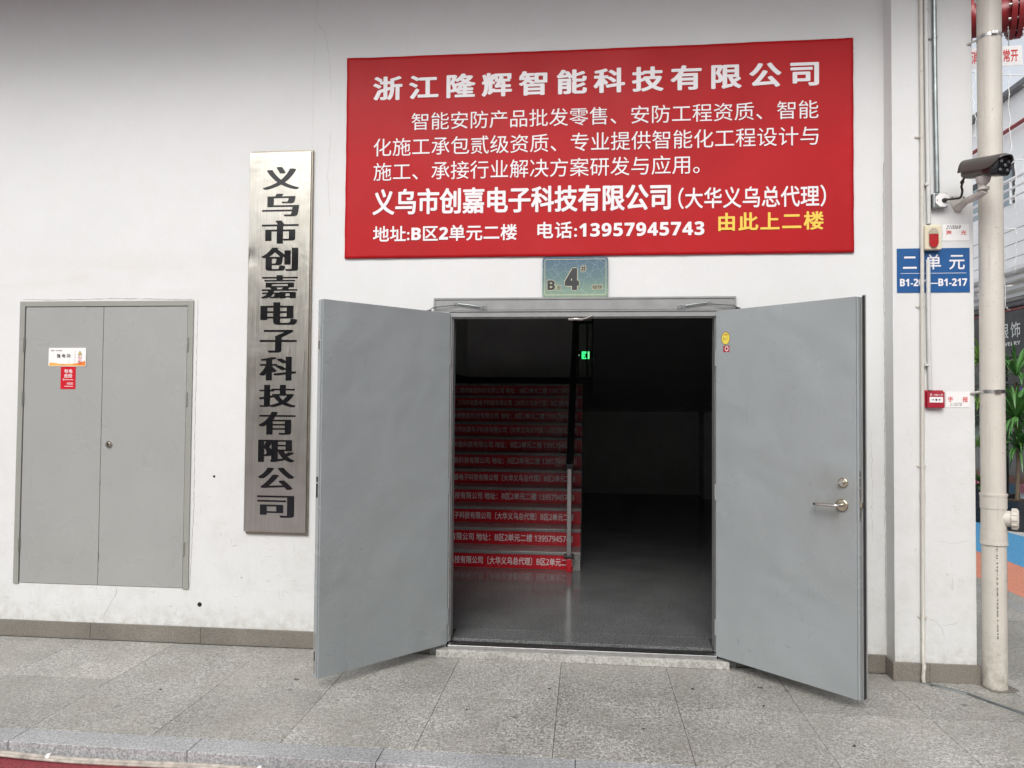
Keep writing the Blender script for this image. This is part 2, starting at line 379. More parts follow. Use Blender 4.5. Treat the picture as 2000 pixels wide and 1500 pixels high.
def copy_part(o, parent, delta=(0,0,0), name=None):
    c = o.copy(); COL.objects.link(c); c.parent = parent; c.location = o.location + Vector(delta)
    ORI[c] = ORI[o] + Vector(delta); return c
def B(*a, T=None): return MB().box(*a, T=T)

# ------------------------------------------------------------------ lettering (flat print built from the built-in typeface)
_cur = bpy.data.curves.new('lettering_source', 'FONT'); _to = bpy.data.objects.new('lettering_source', _cur); COL.objects.link(_to)
_cache = {}
SANS = {chr(48+i): chr(0x1D7EC+i) for i in range(10)}; SANS.update({chr(65+i): chr(0x1D5D4+i) for i in range(26)})   # same characters in the upright grotesque face
SANR = {chr(48+i): chr(0x1D7E2+i) for i in range(10)}; SANR.update({chr(65+i): chr(0x1D5A0+i) for i in range(26)})
def glyphs(text, bold=0., space=1., shear=0., res=5, latin=True):
    key = (text, bold, space, shear, latin)
    if key in _cache: return _cache[key]
    _cur.body = ''.join((SANR if latin == 'reg' else SANS).get(c, c) for c in text) if latin else text; _cur.offset = bold; _cur.space_character = space; _cur.shear = shear; _cur.resolution_u = res
    bpy.context.view_layer.update(); dg = bpy.context.evaluated_depsgraph_get()
    me = bpy.data.meshes.new_from_object(_to.evaluated_get(dg), depsgraph=dg)
    vs = [(v.co.x, v.co.y) for v in me.vertices]; fs = [tuple(p.vertices) for p in me.polygons]
    bpy.data.meshes.remove(me); _cache[key] = (vs, fs); return vs, fs
def letters(name, text, box, O, ex, ey, m, parent, bold=0., space=1., shear=0., fat=0., uniform=False, rot=0, label=None, latin=True):
    """fit the ink of text into box=(u0,v0,u1,v1) on the plane O + u*ex + v*ey; fat widens upright strokes"""
    vs, fs = glyphs(text, 0., space, shear, 5, latin if shear == 0 else False)
    bx = bold*.9
    x0 = min(v[0] for v in vs); x1 = max(v[0] for v in vs); y0 = min(v[1] for v in vs); y1 = max(v[1] for v in vs)
    hx_ = fat+bx; sx = (box[2]-box[0])/(x1-x0+2*hx_); sy = (box[3]-box[1])/max(1e-6, y1-y0+2*bx)
    if uniform: sx = sy = min(sx, sy)
    O, ex, ey = Vector(O), Vector(ex), Vector(ey); nn = ex.cross(ey)
    mb = MB(); mb.keep = True
    shifts = [(0., 0.)] if not fat else [(d*fat, 0.) for d in (-1, -.5, 0, .5, 1)]
    if bx > 0: shifts = [(a+bx*math.cos(q*PI/3+.5), bx*math.sin(q*PI/3+.5)) for a in ((-fat, 0, fat) if fat else (0,)) for q in range(6)] + shifts
    for k, (d, e) in enumerate(shifts):
        mb.add([O + ex*(box[0]+(v[0]-x0+hx_+d)*sx) + ey*(box[1]+(v[1]-y0+bx+e)*sy) + nn*(.00004*k) for v in vs], fs)
    return obj(name, mb, m, parent, label=label)
EX, EZ = (1,0,0), (0,0,1)
def wl(name, text, x0, z0, x1, z1, y, m, parent, **k): return letters(name, text, (x0, z0, x1, z1), (0, y, 0), EX, EZ, m, parent, **k)

# ------------------------------------------------------------------ ground, walkway, kerb
g = MB().add([(-60,-60,-.065),(60,-60,-.065),(60,60,-.065),(-60,60,-.065)], [(0,1,2,3)])
yard = struct(obj('yard_ground', g, M['yard']))
wk = struct(obj('walkway', MB().box(-9.0, 3.50, -1.33, .0, -.060, -.006).box(2.34, 3.50, 0, 9.5, -.060, -.006), M['grout']))
ORI[wk] = Vector((0,0,0))
TX, TS = -.148, .6575
tile_me = B(-TS/2+.0012, TS/2-.0012, -TS/2+.0012, TS/2-.0012, -.004, 0)
def tile_at(cx, cy, wx=TS, wy=TS):
    b = B(-wx/2+.0012, wx/2-.0012, -wy/2+.0012, wy/2-.0012, -.005, 0)
    return b
proto = None
def put_tile(cx, cy):
    global proto
    if proto is None:
        me_mb = MB(); me_mb.box(cx-TS/2+.0012, cx+TS/2-.0012, cy-TS/2+.0012, cy+TS/2-.0012, -.0055, 0)
        proto = obj('paving_tile', me_mb, M['tile'], wk, bev=.0012, mesh_origin=(cx, cy, 0))
        return proto
    c = proto.copy(); COL.objects.link(c); c.parent = wk
    c.location = (cx, cy, random.uniform(-.0006, .0004)); c.rotation_euler = (0, 0, 0)
    return c
for i in range(-10, 6):
    for j in range(2):
        put_tile(TX + TS*(i+.5), -.02 - TS*(j+.5))
for j in range(0, 13):
    for i in (4, 5):
        cx = TX + TS*(i+.5)
        if cx - TS/2 < 2.34: continue
        put_tile(cx, -.02 + TS*(j+.5))
# narrow pieces that fill the strip between the pilaster and the next joint
for j in range(0, 13):
    y0 = -.02 + TS*j
    obj('paving_tile', B(2.362, TX+TS*4-.0012+0 if TX+TS*4 > 2.4 else 2.48, y0+.0012, y0+TS-.0012, -.0055, 0), M['tile'], wk)
# kerb stones
kj = [-9.2 + .91*k for k in range(0, 14)]
for k, x0 in enumerate(kj):
    x0 = x0 + .06; x1 = x0 + .91
    obj('kerb_stone', B(x0+.0015, x1-.0015, -1.478, -1.3365, -.064, random.uniform(0, .0008)), M['kerb'], wk, bev=.004)
obj('side_kerb', B(3.50, 3.62, -1.33, 9.5, -.064, .001), M['kerb'], wk, bev=.004)

# ------------------------------------------------------------------ facade wall with pilaster and skirting
fw = thing('facade_wall', 'white painted market wall with brown stone skirting and a square pilaster', 'wall', (-1, 0, 0))
WT = 4.72
fm = MB()
# door opening -1.0..0.94 x 0..2.335 ; closet opening -3.975..-2.712 x .367..2.335
fm.box(-9, -3.975, 0, .3, 0, WT).box(-3.975, -2.712, 0, .3, 0, .367).box(-3.975, -2.712, 0, .3, 2.335, WT)
fm.box(-2.712, -1.0, 0, .3, 0, WT).box(-1.0, .94, 0, .3, 2.335, WT).box(.94, 1.8665, 0, .3, 0, WT)
obj('plaster', fm, M['wall'], fw)
obj('pilaster', B(1.8665, 2.336, -.12, .3, 0, WT), M['wall'], fw, bev=.003)
def skirt(x0, x1, y0, y1, z=.112): return obj('skirting_tile', B(x0, x1, y0, y1, .0, z), M['skirt'], fw, bev=.002)
xs = [-9, -7.4, -6.6, -5.8, -5.0, -4.2, -3.4, -2.6, -1.8, -1.018]
for a, b in zip(xs, xs[1:]): skirt(a+.001, b-.001, -.014, -.0005)
skirt(.958, 1.68, -.014, -.0005); skirt(1.682, 1.8655, -.014, -.0005)
skirt(1.852, 1.866, -.1205, -.0145); skirt(1.852, 2.06, -.135, -.1206); skirt(2.0615, 2.349, -.135, -.1206); skirt(2.3365, 2.349, -.1204, .3)
# hairline cracks in the plaster
def crack(pts, wd=.0012, y=-.0006, nm='crack', jit=1.):
    mb = MB(); P = []
    for (a, b), (c, d) in zip(pts, pts[1:]):
        n = max(2, int(math.hypot(c-a, d-b)/.02))
        for i in range(n):
            t = i/n; P.append((a+(c-a)*t + random.uniform(-.006, .006)*jit, b+(d-b)*t + random.uniform(-.004, .004)*jit))
    P.append(pts[-1]); vs = []; fs = []
    for i, p in enumerate(P):
        q = P[min(i+1, len(P)-1)]; o = P[max(i-1, 0)]; dx, dz = q[0]-o[0], q[1]-o[1]; L = math.hypot(dx, dz) or 1
        ww = wd*random.uniform(.4, 1.1)*(.3 if i in (0, len(P)-1) else 1)
        vs += [(p[0]-dz/L*ww/2, y, p[1]+dx/L*ww/2), (p[0]+dz/L*ww/2, y, p[1]-dx/L*ww/2)]
    for i in range(len(P)-1): fs.append((2*i, 2*i+1, 2*i+3, 2*i+2))
    return obj(nm, mb.add(vs, fs), M['crackm'], fw)
M['crackm'] = simple('crack_dark_grey', (.24, .23, .21), .9)  # dark grey of the cracks and paint chips
crack([(-3.235, .365), (-3.22, .32), (-3.28, .22), (-3.33, .13)], .003)
crack([(-1.85, 4.45), (-1.86, 4.28), (-1.80, 4.2), (-1.76, 4.02), (-1.74, 3.7)])
crack([(-1.74, 3.5), (-1.76, 3.2), (-1.74, 2.9)])
crack([(-1.86, 4.3), (-1.87, 3.7), (-1.87, 3.2)], .0008)
crack([(-3.98, 2.36), (-3.72, 2.355), (-3.3, 2.362), (-2.70, 2.352)], .004, jit=.35)
crack([(-2.67, 2.36), (-2.675, 1.6), (-2.672, .9), (-2.692, .36)], .0035, jit=.35)
crack([(2.04, .392), (2.10, .36), (2.14, .32), (2.16, .25)], .0015, -.1206)
crack([(2.14, .33), (2.2, .35), (2.235, .37)], .0012, -.1206)
crack([(2.11, .84), (2.2, .83), (2.3, .85)], .001, -.1206)
crack([(1.862, 3.2), (1.861, 2.5), (1.862, 1.6), (1.8605, .9), (1.862, .2)], .0035, jit=.35)
crack([(1.78, 1.5), (1.785, 1.1), (1.78, .8)], .0012)
# soffit slab above the walkway and the storey over it
struct(obj('soffit', B(-9, 2.9, -1.15, 0.0, WT, WT+.35), M['soffit']))
struct(obj('upper_wall', MB().box(-9, 2.336, 0.0, .3, WT, 6.1), M['stonewhite']))
struct(obj('side_wall', B(2.30, 2.334, .3, 12, 0, 6.1), M['stonewhite']))
# cable hole left of the plaque
ch = MB().tube([(-2.617, -.0008, .262), (-2.617, .0, .262)], .016, 14); 
tag(obj('cable_hole', ch, M['darkhole']), 'small dark round hole in the white wall below the closet corner', 'wall hole')
tag(obj('cable_hole', MB().tube([(-2.53, -.0008, 1.135), (-2.53, 0, 1.135)], .009, 8), M['darkhole']), 'tiny chipped plug hole in wall halfway up between closet and steel plaque', 'wall hole')

# ------------------------------------------------------------------ electrical closet doors
cl = thing('closet_door', 'warm grey double steel closet doors set into the white wall', 'door', (-3.35, 0, .36))
fr = MB().box(-3.99, -3.950, -.010, .08, .363, 2.345).box(-2.738, -2.698, -.010, .08, .363, 2.345).box(-3.950, -2.738, -.010, .08, 2.308, 2.345)
obj('door_frame', fr, M['closetframe'], cl, bev=.002)
obj('back_panel', B(-3.97, -2.72, .06, .075, .37, 2.33), M['darkhole'], cl)
lf1 = obj('door_leaf', B(-3.9455, -3.3615, -.004, .035, .370, 2.3045), M['closet'], cl, bev=.002)
lf2 = obj('door_leaf', B(-3.3585, -2.7425, -.004, .035, .370, 2.3045), M['closet'], cl, bev=.002)
for X in (-3.9535, -2.7350):
    for Z in (2.04, 1.662, .637):
        hb = MB()
        for q in range(4): hb.tube([(X, -.013, Z-.045+q*.0235), (X, -.013, Z-.045+q*.0235+.0215)], .0075, 10)
        hb.box(X-.010, X+.010, -.0115, -.0095, Z-.045, Z+.047)
        obj('hinge', hb, M['closetframe'], cl)
lk = obj('lock', MB().tube([(-3.298, -.003, 1.344), (-3.298, -.010, 1.344)], .024, 24), M['chrome'], lf2)
obj('lock_core', MB().tube([(-3.302, -.010, 1.344), (-3.302, -.013, 1.344)], .014, 20), M['brass'], lf2)
obj('keyway', B(-3.3055, -3.2985, -.0145, -.0131, 1.332, 1.356), M['darkhole'], lf2)
for i in range(7):   # chipped paint down the meeting edge
    z = random.uniform(.45, 1.3); obj('paint_chip', B(-3.359, -3.3545, -.0047, -.004, z, z+random.uniform(.01, .05)), M['crackm'], lf2)

# room plate on the closet
rp = thing('room_sign', 'white plastic room plate with orange wave on the left closet door', 'sign', (-3.623, -.0045, 1.885))
def rrect(x0, z0, x1, z1, r, n=5):
    P = []
    for cx, cz, a0 in ((x1-r, z0+r, -90), (x1-r, z1-r, 0), (x0+r, z1-r, 90), (x0+r, z0+r, 180)):
        for i in range(n+1):
            a = math.radians(a0+90*i/n); P.append((cx+r*math.cos(a), cz+r*math.sin(a)))
    return P
obj('plate', MB().prism(rrect(-3.763, 1.886, -3.483, 2.016, .009), -.0085, -.0045), M['card'], rp)
def sheet(name, poly, y, m, parent, th=.0004): return obj(name, MB().prism(poly, y-th, y), m, parent)
wv = [(-3.759, 1.89)] + [(-3.754 + i*.0267, 1.914 - .010*math.sin(i/10*PI*.9) + (.006*(i-6)/4 if i > 6 else 0)) for i in range(11)] + [(-3.487, 1.89)]
sheet('amber_wave', wv, -.0087, M['amber'], rp)
sheet('orange_wave', [(-3.60, 1.899), (-3.55, 1.906), (-3.487, 1.925), (-3.487, 1.893), (-3.55, 1.897)], -.0093, M['orange'], rp)
sheet('divider', [(-3.5645, 1.905), (-3.563, 1.905), (-3.563, 1.998), (-3.5645, 1.998)], -.0087, M['darkprint'], rp)
wl('lettering', '强 电 间', -3.701, 1.946, -3.600, 1.974, -.0090, M['black'], rp, bold=.025)
wl('lettering', '编号：B1-4QDJ', -3.745, 1.991, -3.663, 2.002, -.0090, M['darkprint'], rp, bold=.01)
obj('name_slot', B(-3.690, -3.609, -.0112, -.0092, 1.903, 1.932), M['card'], rp)
sheet('warning_triangle', [(-3.544, 1.967), (-3.511, 1.967), (-3.5275, 1.996)], -.0087, M['darkprint'], rp)
sheet('triangle_face', [(-3.539, 1.970), (-3.516, 1.970), (-3.5275, 1.990)], -.0092, M['sticker'], rp)
wl('bolt_mark', '!', -3.529, 1.971, -3.526, 1.984, -.0098, M['black'], rp)
def ring(name, cx, cz, r0, r1, y, m, parent, n=28, sx=1):
    vs = []; fs = []
    for i in range(n):
        a = 2*PI*i/n; vs += [(cx+r0*math.cos(a)*sx, y, cz+r0*math.sin(a)), (cx+r1*math.cos(a)*sx, y, cz+r1*math.sin(a))]
    for i in range(n): j = (i+1) % n; fs.append((2*i, 2*i+1, 2*j+1, 2*j))
    return obj(name, MB().add(vs, fs), m, parent)
for cz in (1.949, 1.915):
    ring('prohibition_ring', -3.5275, cz, .0125, .0150, -.0099, M['red_print'], rp)
    obj('prohibition_bar', MB().add([(-3.538, -.0101, cz+.009), (-3.536, -.0101, cz+.011), (-3.517, -.0101, cz-.009), (-3.519, -.0101, cz-.011)], [(0,1,2,3)]), M['red_print'], rp)
    wl('symbol', '人' if cz > 1.93 else '手', -3.534, cz-.007, -3.521, cz+.007, -.0104, M['darkprint'], rp, bold=.02)
dn = thing('danger_sticker', 'small red electrical danger sticker below the room plate', 'sticker', (-3.615, -.0045, 1.727))
obj('sheet', B(-3.671, -3.559, -.0056, -.0045, 1.727, 1.8855), M['stepred'], dn)
wl('lettering', '有电', -3.645, 1.839, -3.583, 1.867, -.0060, M['white_print'], dn, bold=.02)
wl('lettering', '危险', -3.645, 1.806, -3.583, 1.834, -.0060, M['white_print'], dn, bold=.02)
ring('emblem', -3.648, 1.793, .003, .006, -.0060, M['white_print'], dn, 16)
for z in (1.791, 1.768, 1.760, 1.745):
    sheet('fine_print', [(-3.640 if z > 1.77 else -3.622 if z > 1.75 else -3.640, z), (-3.577, z), (-3.577, z+.0035), (-3.640 if z > 1.77 else -3.622 if z > 1.75 else -3.640, z+.0035)], -.0059, M['white_print'], dn)

# ------------------------------------------------------------------ steel company plaque
pq = thing('company_plaque', 'tall brushed steel company plaque with black vertical characters', 'plaque', (-2.09, -.001, .77))
pl = MB()
nx, nz = 14, 80
x0, x1, z0, z1 = -2.300, -1.868, .772, 3.354
vs = [(x0+(x1-x0)*i/nx, -.028-.0012*math.sin(i/nx*PI)*(.6+.4*math.sin(j*.21+1)), z0+(z1-z0)*j/nz) for j in range(nz+1) for i in range(nx+1)]
def dent(v):
    d = math.hypot(v[0]+2.295, (v[2]-2.635)*.8); return (v[0], v[1]+.007*math.exp(-(d/.028)**2), v[2])
vs = [dent(v) for v in vs]
pl.add(vs, [(j*(nx+1)+i, j*(nx+1)+i+1, (j+1)*(nx+1)+i+1, (j+1)*(nx+1)+i) for j in range(nz) for i in range(nx)], True)
pl.keep = True
obj('plate', pl, M['steel'], pq)
obj('plate_rim', MB().box(x0, x0+.002, -.0279, -.004, z0, z1).box(x1-.002, x1, -.0279, -.004, z0, z1).box(x0, x1, -.0275, -.004, z1-.002, z1).box(x0, x1, -.0275, -.004, z0, z0+.002), M['steelside'], pq)
obj('backing_board', B(-2.290, -1.857, -.020, -.0005, .756, 3.366), M['steelside'], pq, bev=.002)
chars = '义乌市创嘉电子科技有限公司'
cz = [(3.252,3.098),(3.068,2.912),(2.884,2.726),(2.699,2.539),(2.510,2.352),(2.326,2.172),(2.138,1.983),(1.955,1.794),(1.764,1.614),(1.582,1.428),(1.393,1.242),(1.206,1.057),(1.017,.87)]
for c, (a, b) in zip(chars, cz):
    wl('character', c, -2.207, b, -1.948, a, -.0312, M['black'], pq, bold=0., fat=.045)

# ------------------------------------------------------------------ red banner
bn = thing('banner', 'large red vinyl company banner with white and yellow text above the door', 'banner', (.02, -.002, 2.62))
bx0, bx1, bz0, bz1 = -1.630, 1.678, 2.620, 3.993
nx, nz = 160, 64; vs = []
for j in range(nz+1):
    for i in range(nx+1):
        u, v = i/nx, j/nz; e = min(u*(bx1-bx0), (1-u)*(bx1-bx0), v*(bz1-bz0), (1-v)*(bz1-bz0))
        k = .5*math.exp(-e/.035)
        y = -.0105 - k*.004*(.5+.5*math.sin(u*95+math.sin(v*60)*1.5)) - .0010*math.sin(u*21+v*9)
        cr = math.exp(-(((1-u)*3.3)**2+((1-v)*1.37)**2)/.03) + .6*math.exp(-((u*3.3)**2+((1-v)*1.37)**2)/.012)
        y -= .006*cr*abs(math.sin(u*210-v*90))
        sc = .0022*math.sin(u*PI*9)*k*(1 if v > .5 else -.4)
        top = -.004*math.sin(u*PI)*v
        vs.append((bx0+(bx1-bx0)*u + (.0015*math.sin(v*30)*k if u in (0, 1) else 0), y, bz0+(bz1-bz0)*v - (sc*.5 if v in (0, 1) else 0)+top))
bm_ = MB().add(vs, [(j*(nx+1)+i, j*(nx+1)+i+1, (j+1)*(nx+1)+i+1, (j+1)*(nx+1)+i) for j in range(nz) for i in range(nx)], True); bm_.keep = True
bs = obj('sheet', bm_, M['banner'], bn)
sm = bs.modifiers.new('thickness', 'SOLIDIFY'); sm.thickness = .0012; sm.offset = -1
YB = -.0132
wp, yp = M['white_print'], M['yellow_print']
wl('text_line', '浙江隆辉智能科技有限公司', -1.447, 3.693, 1.468, 3.857, YB, wp, bn, bold=.026, space=1.42, fat=.012)
wl('text_line', '智能安防产品批发零售、安防工程资质、智能', -1.178, 3.483, 1.463, 3.601, YB, wp, bn)
wl('text_line', '化施工承包贰级资质、专业提供智能化工程设计与', -1.438, 3.312, 1.463, 3.434, YB, wp, bn)
wl('text_line', '施工、承接行业解决方案研发与应用。', -1.436, 3.145, .722, 3.268, YB, wp, bn)
wl('text_line', '义乌市创嘉电子科技有限公司', -1.440, 2.913, .540, 3.088, YB, wp, bn, bold=.022, fat=.012)
wl('text_line', '（大华义乌总代理）', .588, 2.916, 1.508, 3.056, YB, wp, bn, bold=.015)
wl('text_line', '地址:B区2单元二楼', -1.434, 2.731, -.459, 2.838, YB, wp, bn, bold=.020, space=1.02)
wl('text_line', '电话:13957945743', -.324, 2.737, .753, 2.848, YB, wp, bn, bold=.018, space=1.10)
wl('text_line', '由此上二楼', .840, 2.769, 1.494, 2.887, YB, yp, bn, bold=.024, space=1.14, fat=.006, label='yellow text line at lower right')

# ------------------------------------------------------------------ stair number sign over the door
s4 = thing('stair_number_sign', 'blue green rounded stair number sign between banner and door frame', 'sign', (-.075, -.001, 2.35))
ax0, ax1, az0, az1 = -.289, .1385, 2.3505, 2.6105
obj('plate', MB().prism(rrect(ax0, az0, ax1, az1, .018), -.020, -.014), M['stairsign'], s4)
obj('backing', MB().prism(rrect(ax0+.002, az0+.002, ax1-.002, az1-.002, .018), -.0138, -.0005), M['darkframe'], s4)
def X4(p): return ax0 + (p-750)/395*(ax1-ax0)
def Z4(p): return az1 - (p-42)/246*(az1-az0)
P1, P2 = rrect(ax0+.015, az0+.012, ax1-.012, az1-.012, .012), rrect(ax0+.0175, az0+.0145, ax1-.0145, az1-.0145, .010)
n = len(P1); mb = MB().add([(p[0], -.0204, p[1]) for p in P1]+[(p[0], -.0204, p[1]) for p in P2], [(i, (i+1) % n, (i+1) % n+n, i+n) for i in range(n)])
obj('border_line', mb, M['gold'], s4)
for t, a, b, c, d, bo in (('B', 780, 246, 828, 184, .03), ('区', 838, 244, 864, 217, .02), ('4', 885, 246, 973, 109, .045), ('#', 982, 133, 1013, 94, .02), ('楼梯', 1050, 242, 1111, 214, .012)):
    wl('outline', t, X4(a)-.003, Z4(b)-.003, X4(c)+.003, Z4(d)+.003, -.0208, M['gold'], s4, bold=bo+.035)
    wl('character', t, X4(a), Z4(b), X4(c), Z4(d), -.0213, M['darkprint'], s4, bold=bo)

# ------------------------------------------------------------------ main double door
dd = thing('double_door', 'grey steel double fire doors standing open outward below the banner', 'door', (-.04, 0, .02))
hf = MB()
hf.box(-1.013, .952, -.014, .0, 2.256, 2.349)      # header face
hf.box(-1.013, -.905, -.014, .0, .0, 2.256).box(.845, .952, -.014, .0, .0, 2.256)
hf.box(-.905, .845, -.006, .10, 2.222, 2.256)        # stepped rebate
hf.box(-.905, -.890, -.006, .14, .08, 2.222).box(.828, .845, -.006, .14, .08, 2.222)
obj('door_frame', hf, M['frame'], dd, bev=.0025)
hl = MB().box(-1.013, .952, -.020, -.0142, 2.336, 2.349).box(-1.013, -1.000, -.020, -.0142, 0.0, 2.336).box(.939, .952, -.020, -.0142, 0.0, 2.336).box(-.995, .935, -.0175, -.0142, 2.268, 2.272)
obj('frame_lip', hl, M['frame'], dd, bev=.002)
obj('frame_seal', MB().box(-.890, .828, .02, .04, 2.214, 2.2215).box(-.8895, -.884, .02, .04, .08, 2.214).box(.822, .8275, .02, .04, .08, 2.214), M['alu'], dd)
obj('sill_stone', MB().box(-.96, .90, -.075, -.012, .0, .048), M['sill'], dd, bev=.004)
obj('threshold', MB().box(-.890, .828, -.045, .012, .0485, .074), M['alu'], dd, bev=.002)
obj('threshold_gap', MB().box(-.890, .828, .0125, .085, .03, .062), M['seal'], dd, bev=.003)  # black strip laid in to darken the open gap behind the threshold
def leaf(hx, hy, fx, fy, zt, zb, side, label):
    """local frame: a along the leaf from the hinge, b out of the visible face"""
    u = Vector((fx-hx, fy-hy, 0)); W = u.length; u.normalize()
    n = Vector((-u.y, u.x, 0)) if side == 'L' else Vector((u.y, -u.x, 0))
    if n.dot(CAM-Vector((hx, hy, 0))) < 0: n = -n
    T = Matrix.Translation((hx, hy, 0)) @ Matrix((u, n, Vector((0,0,1)))).transposed().to_4x4()
    lf = obj('door_leaf', B(0, W-.0, -.042, 0, zb, zt, T=T), M['door'], dd, bev=.0025, label=label)
    return lf, T, W
L, T, W = leaf(-.898, -.022, -1.512, -.716, 2.247, .072, 'L', 'left door leaf without a handle')
obj('edge_profile', B(W+.0005, W+.006, -.046, -.012, .074, 2.245, T=T), M['dooredge'], L, bev=.001)
for z0_, z1_ in ((1.93, 2.09), (1.10, 1.18), (1.19, 1.22), (.10, .33)):
    obj('flush_bolt', B(W+.0062, W+.0085, -.037, -.021, z0_, z1_, T=T), M['chrome'] if z1_-z0_ > .1 else M['darkhole'], L)
for z in (1.985, .20):
    obj('bolt_slot', B(W+.0087, W+.0092, -.033, -.025, z-.03, z+.02, T=T), M['darkhole'], L)
for z in (.25, 1.1, 1.95):
    obj('hinge', MB().tube([(-.008, -.01, z-.05), (-.008, -.01, z+.05)], .009, 10, T=T), M['frame'], L)
R_, T, W = leaf(.822, -.040, 1.4595, -.655, 2.250, .072, 'R', 'right door leaf with lever handle and thumb turn')
obj('edge_profile', MB().box(W+.0005, W+.012, -.040, -.004, .074, 2.249, T=T), M['dooredge'], R_, bev=.003)
obj('rebate_strip', MB().box(W+.0125, W+.022, -.052, -.030, .074, 2.249, T=T), M['frame'], R_, bev=.002)
obj('rubber_seal', MB().box(W+.0225, W+.0275, -.050, -.026, .074, 2.255, T=T), M['seal'], R_, bev=.003)
obj('outer_flange', MB().box(W+.0125, W+.030, -.058, -.0525, .074, 2.262, T=T), M['frame'], R_, bev=.001)
obj('lock_plate', MB().box(W+.0122, W+.0135, -.026, -.008, 1.03, 1.30, T=T), M['chrome'], R_)
obj('latch_bolt', MB().box(W+.0137, W+.024, -.024, -.010, 1.10, 1.132, T=T), M['brass'], R_, bev=.002)
for z in (.25, 1.1, 1.95):
    obj('hinge', MB().tube([(-.008, -.01, z-.05), (-.008, -.01, z+.05)], .009, 10, T=T), M['frame'], R_)
ha = W-.077
hn = obj('handle', MB().tube([(ha, .010, 1.108), (ha, .052, 1.108), (ha-.010, .060, 1.108), (ha-.020, .062, 1.108), (ha-.118, .062, 1.106), (ha-.132, .058, 1.106), (ha-.137, .046, 1.106), (ha-.137, .034, 1.106)], .0095, 14, T=T), M['chrome'], R_)
obj('handle_rosette', MB().tube([(ha, .0005, 1.108), (ha, .008, 1.108), (ha, .011, 1.108)], [.034, .034, .028], 32, T=T), M['brass'], R_)
obj('thumb_turn_rosette', MB().tube([(ha+.006, .0005, 1.232), (ha+.006, .007, 1.232), (ha+.006, .010, 1.232)], [.027, .027, .022], 28, T=T), M['brass'], R_)
obj('thumb_turn', MB().tube([(ha+.006, .0105, 1.232), (ha+.006, .024, 1.232)], .012, 16, T=T).box(ha-.016, ha+.018, .0245, .031, 1.226, 1.236, T=T), M['chrome'], R_, bev=.002)
T2 = T
# stickers on the right leaf
st = T2 @ Vector((.075, 0, 2.074))
oval = MB(); n = 28
oval.add([(.071+.032*math.cos(2*PI*i/n), .0006, 2.072+.042*math.sin(2*PI*i/n)) for i in range(n)], [tuple(range(n))], False, T2)
obj('sticker_rim', oval, M['bark'], R_)
oval = MB(); oval.add([(.071+.028*math.cos(2*PI*i/n), .0010, 2.072+.038*math.sin(2*PI*i/n)) for i in range(n)], [tuple(range(n))], False, T2)
obj('oval_sticker', oval, M['sticker'], R_)
Tu = T2.to_3x3() @ Vector((1,0,0)); Tn = T2.to_3x3() @ Vector((0,1,0))
# text reads left to right in the view, i.e. along the leaf from hinge to free edge
O_ = T2 @ Vector((0, .0014, 0))
letters('sticker_text', '合格证', (.055, 2.090, .088, 2.099), O_, tuple(Tu), EZ, M['redbox'], R_, bold=.02)
letters('sticker_text', '防火门', (.055, 2.060, .088, 2.075), O_, tuple(Tu), EZ, M['bark'], R_)
obj('square_sticker', MB().add([(.053, .0006, 1.985), (.098, .0006, 1.985), (.098, .0006, 2.025), (.053, .0006, 2.025)], [(0,1,2,3)], False, T2), M['redbox'], R_)
mb = MB(); vs = []
for i in range(20):
    a = 2*PI*i/20; vs += [(.078+.009*math.cos(a), .0010, 2.006+.011*math.sin(a)), (.078+.013*math.cos(a), .0010, 2.006+.016*math.sin(a))]
mb.add(vs, [(2*i, 2*i+1, (2*i+3) % 40, (2*i+2) % 40) for i in range(20)], False, T2); obj('sticker_emblem', mb, M['card'], R_)
# wire hold-open hooks hanging on the header
def wire(name, pts, r, m, parent, n=6): return obj(name, MB().tube(pts, r, n), m, parent)
def hook(x0, x1, xe, ze, s):
    y = -.026
    P = [(x0, y, 2.307), ((x0+x1)/2, y-.006, 2.299), (x1, y, 2.288)]
    wire('turnbuckle', P, .0055, M['galv'], dd, 8)
    for q, (xx, zz) in enumerate(((x0-s*.01, 2.309), (x1+s*.012, 2.285), (x1+s*.038, 2.284))):
        wire('ring', [(xx+.011*math.cos(a*PI/6), y-.002*q, zz+.010*math.sin(a*PI/6)) for a in range(13)], .0022, M['galv'], dd)
    wire('hook_rod', [(x0-s*.01, y, 2.299), (x0-s*.1, y-.01, 2.290), (xe+s*.02, -.03, ze+.004), (xe, -.04, ze-.012), (xe-s*.012, -.05, ze-.016)], .0028, M['cable'], dd)
    obj('hook_eye', B(xe-.014, xe+.014, -.062, -.030, ze-.03, ze-.015), M['cable'], dd)
hook(-.846, -.705, -1.035, 2.278, 1); hook(.772, .630, .955, 2.285, -1)
obj('closer_arm', MB().tube([(-.05, .02, 2.208), (.0, -.006, 2.212), (.04, -.014, 2.229)], .0065, 8), M['chrome'], dd)
obj('closer_body', MB().box(-.118, -.02, .004, .03, 2.200, 2.2135).box(-.085, -.05, -.004, .0035, 2.202, 2.212), M['chrome'], dd, bev=.002)

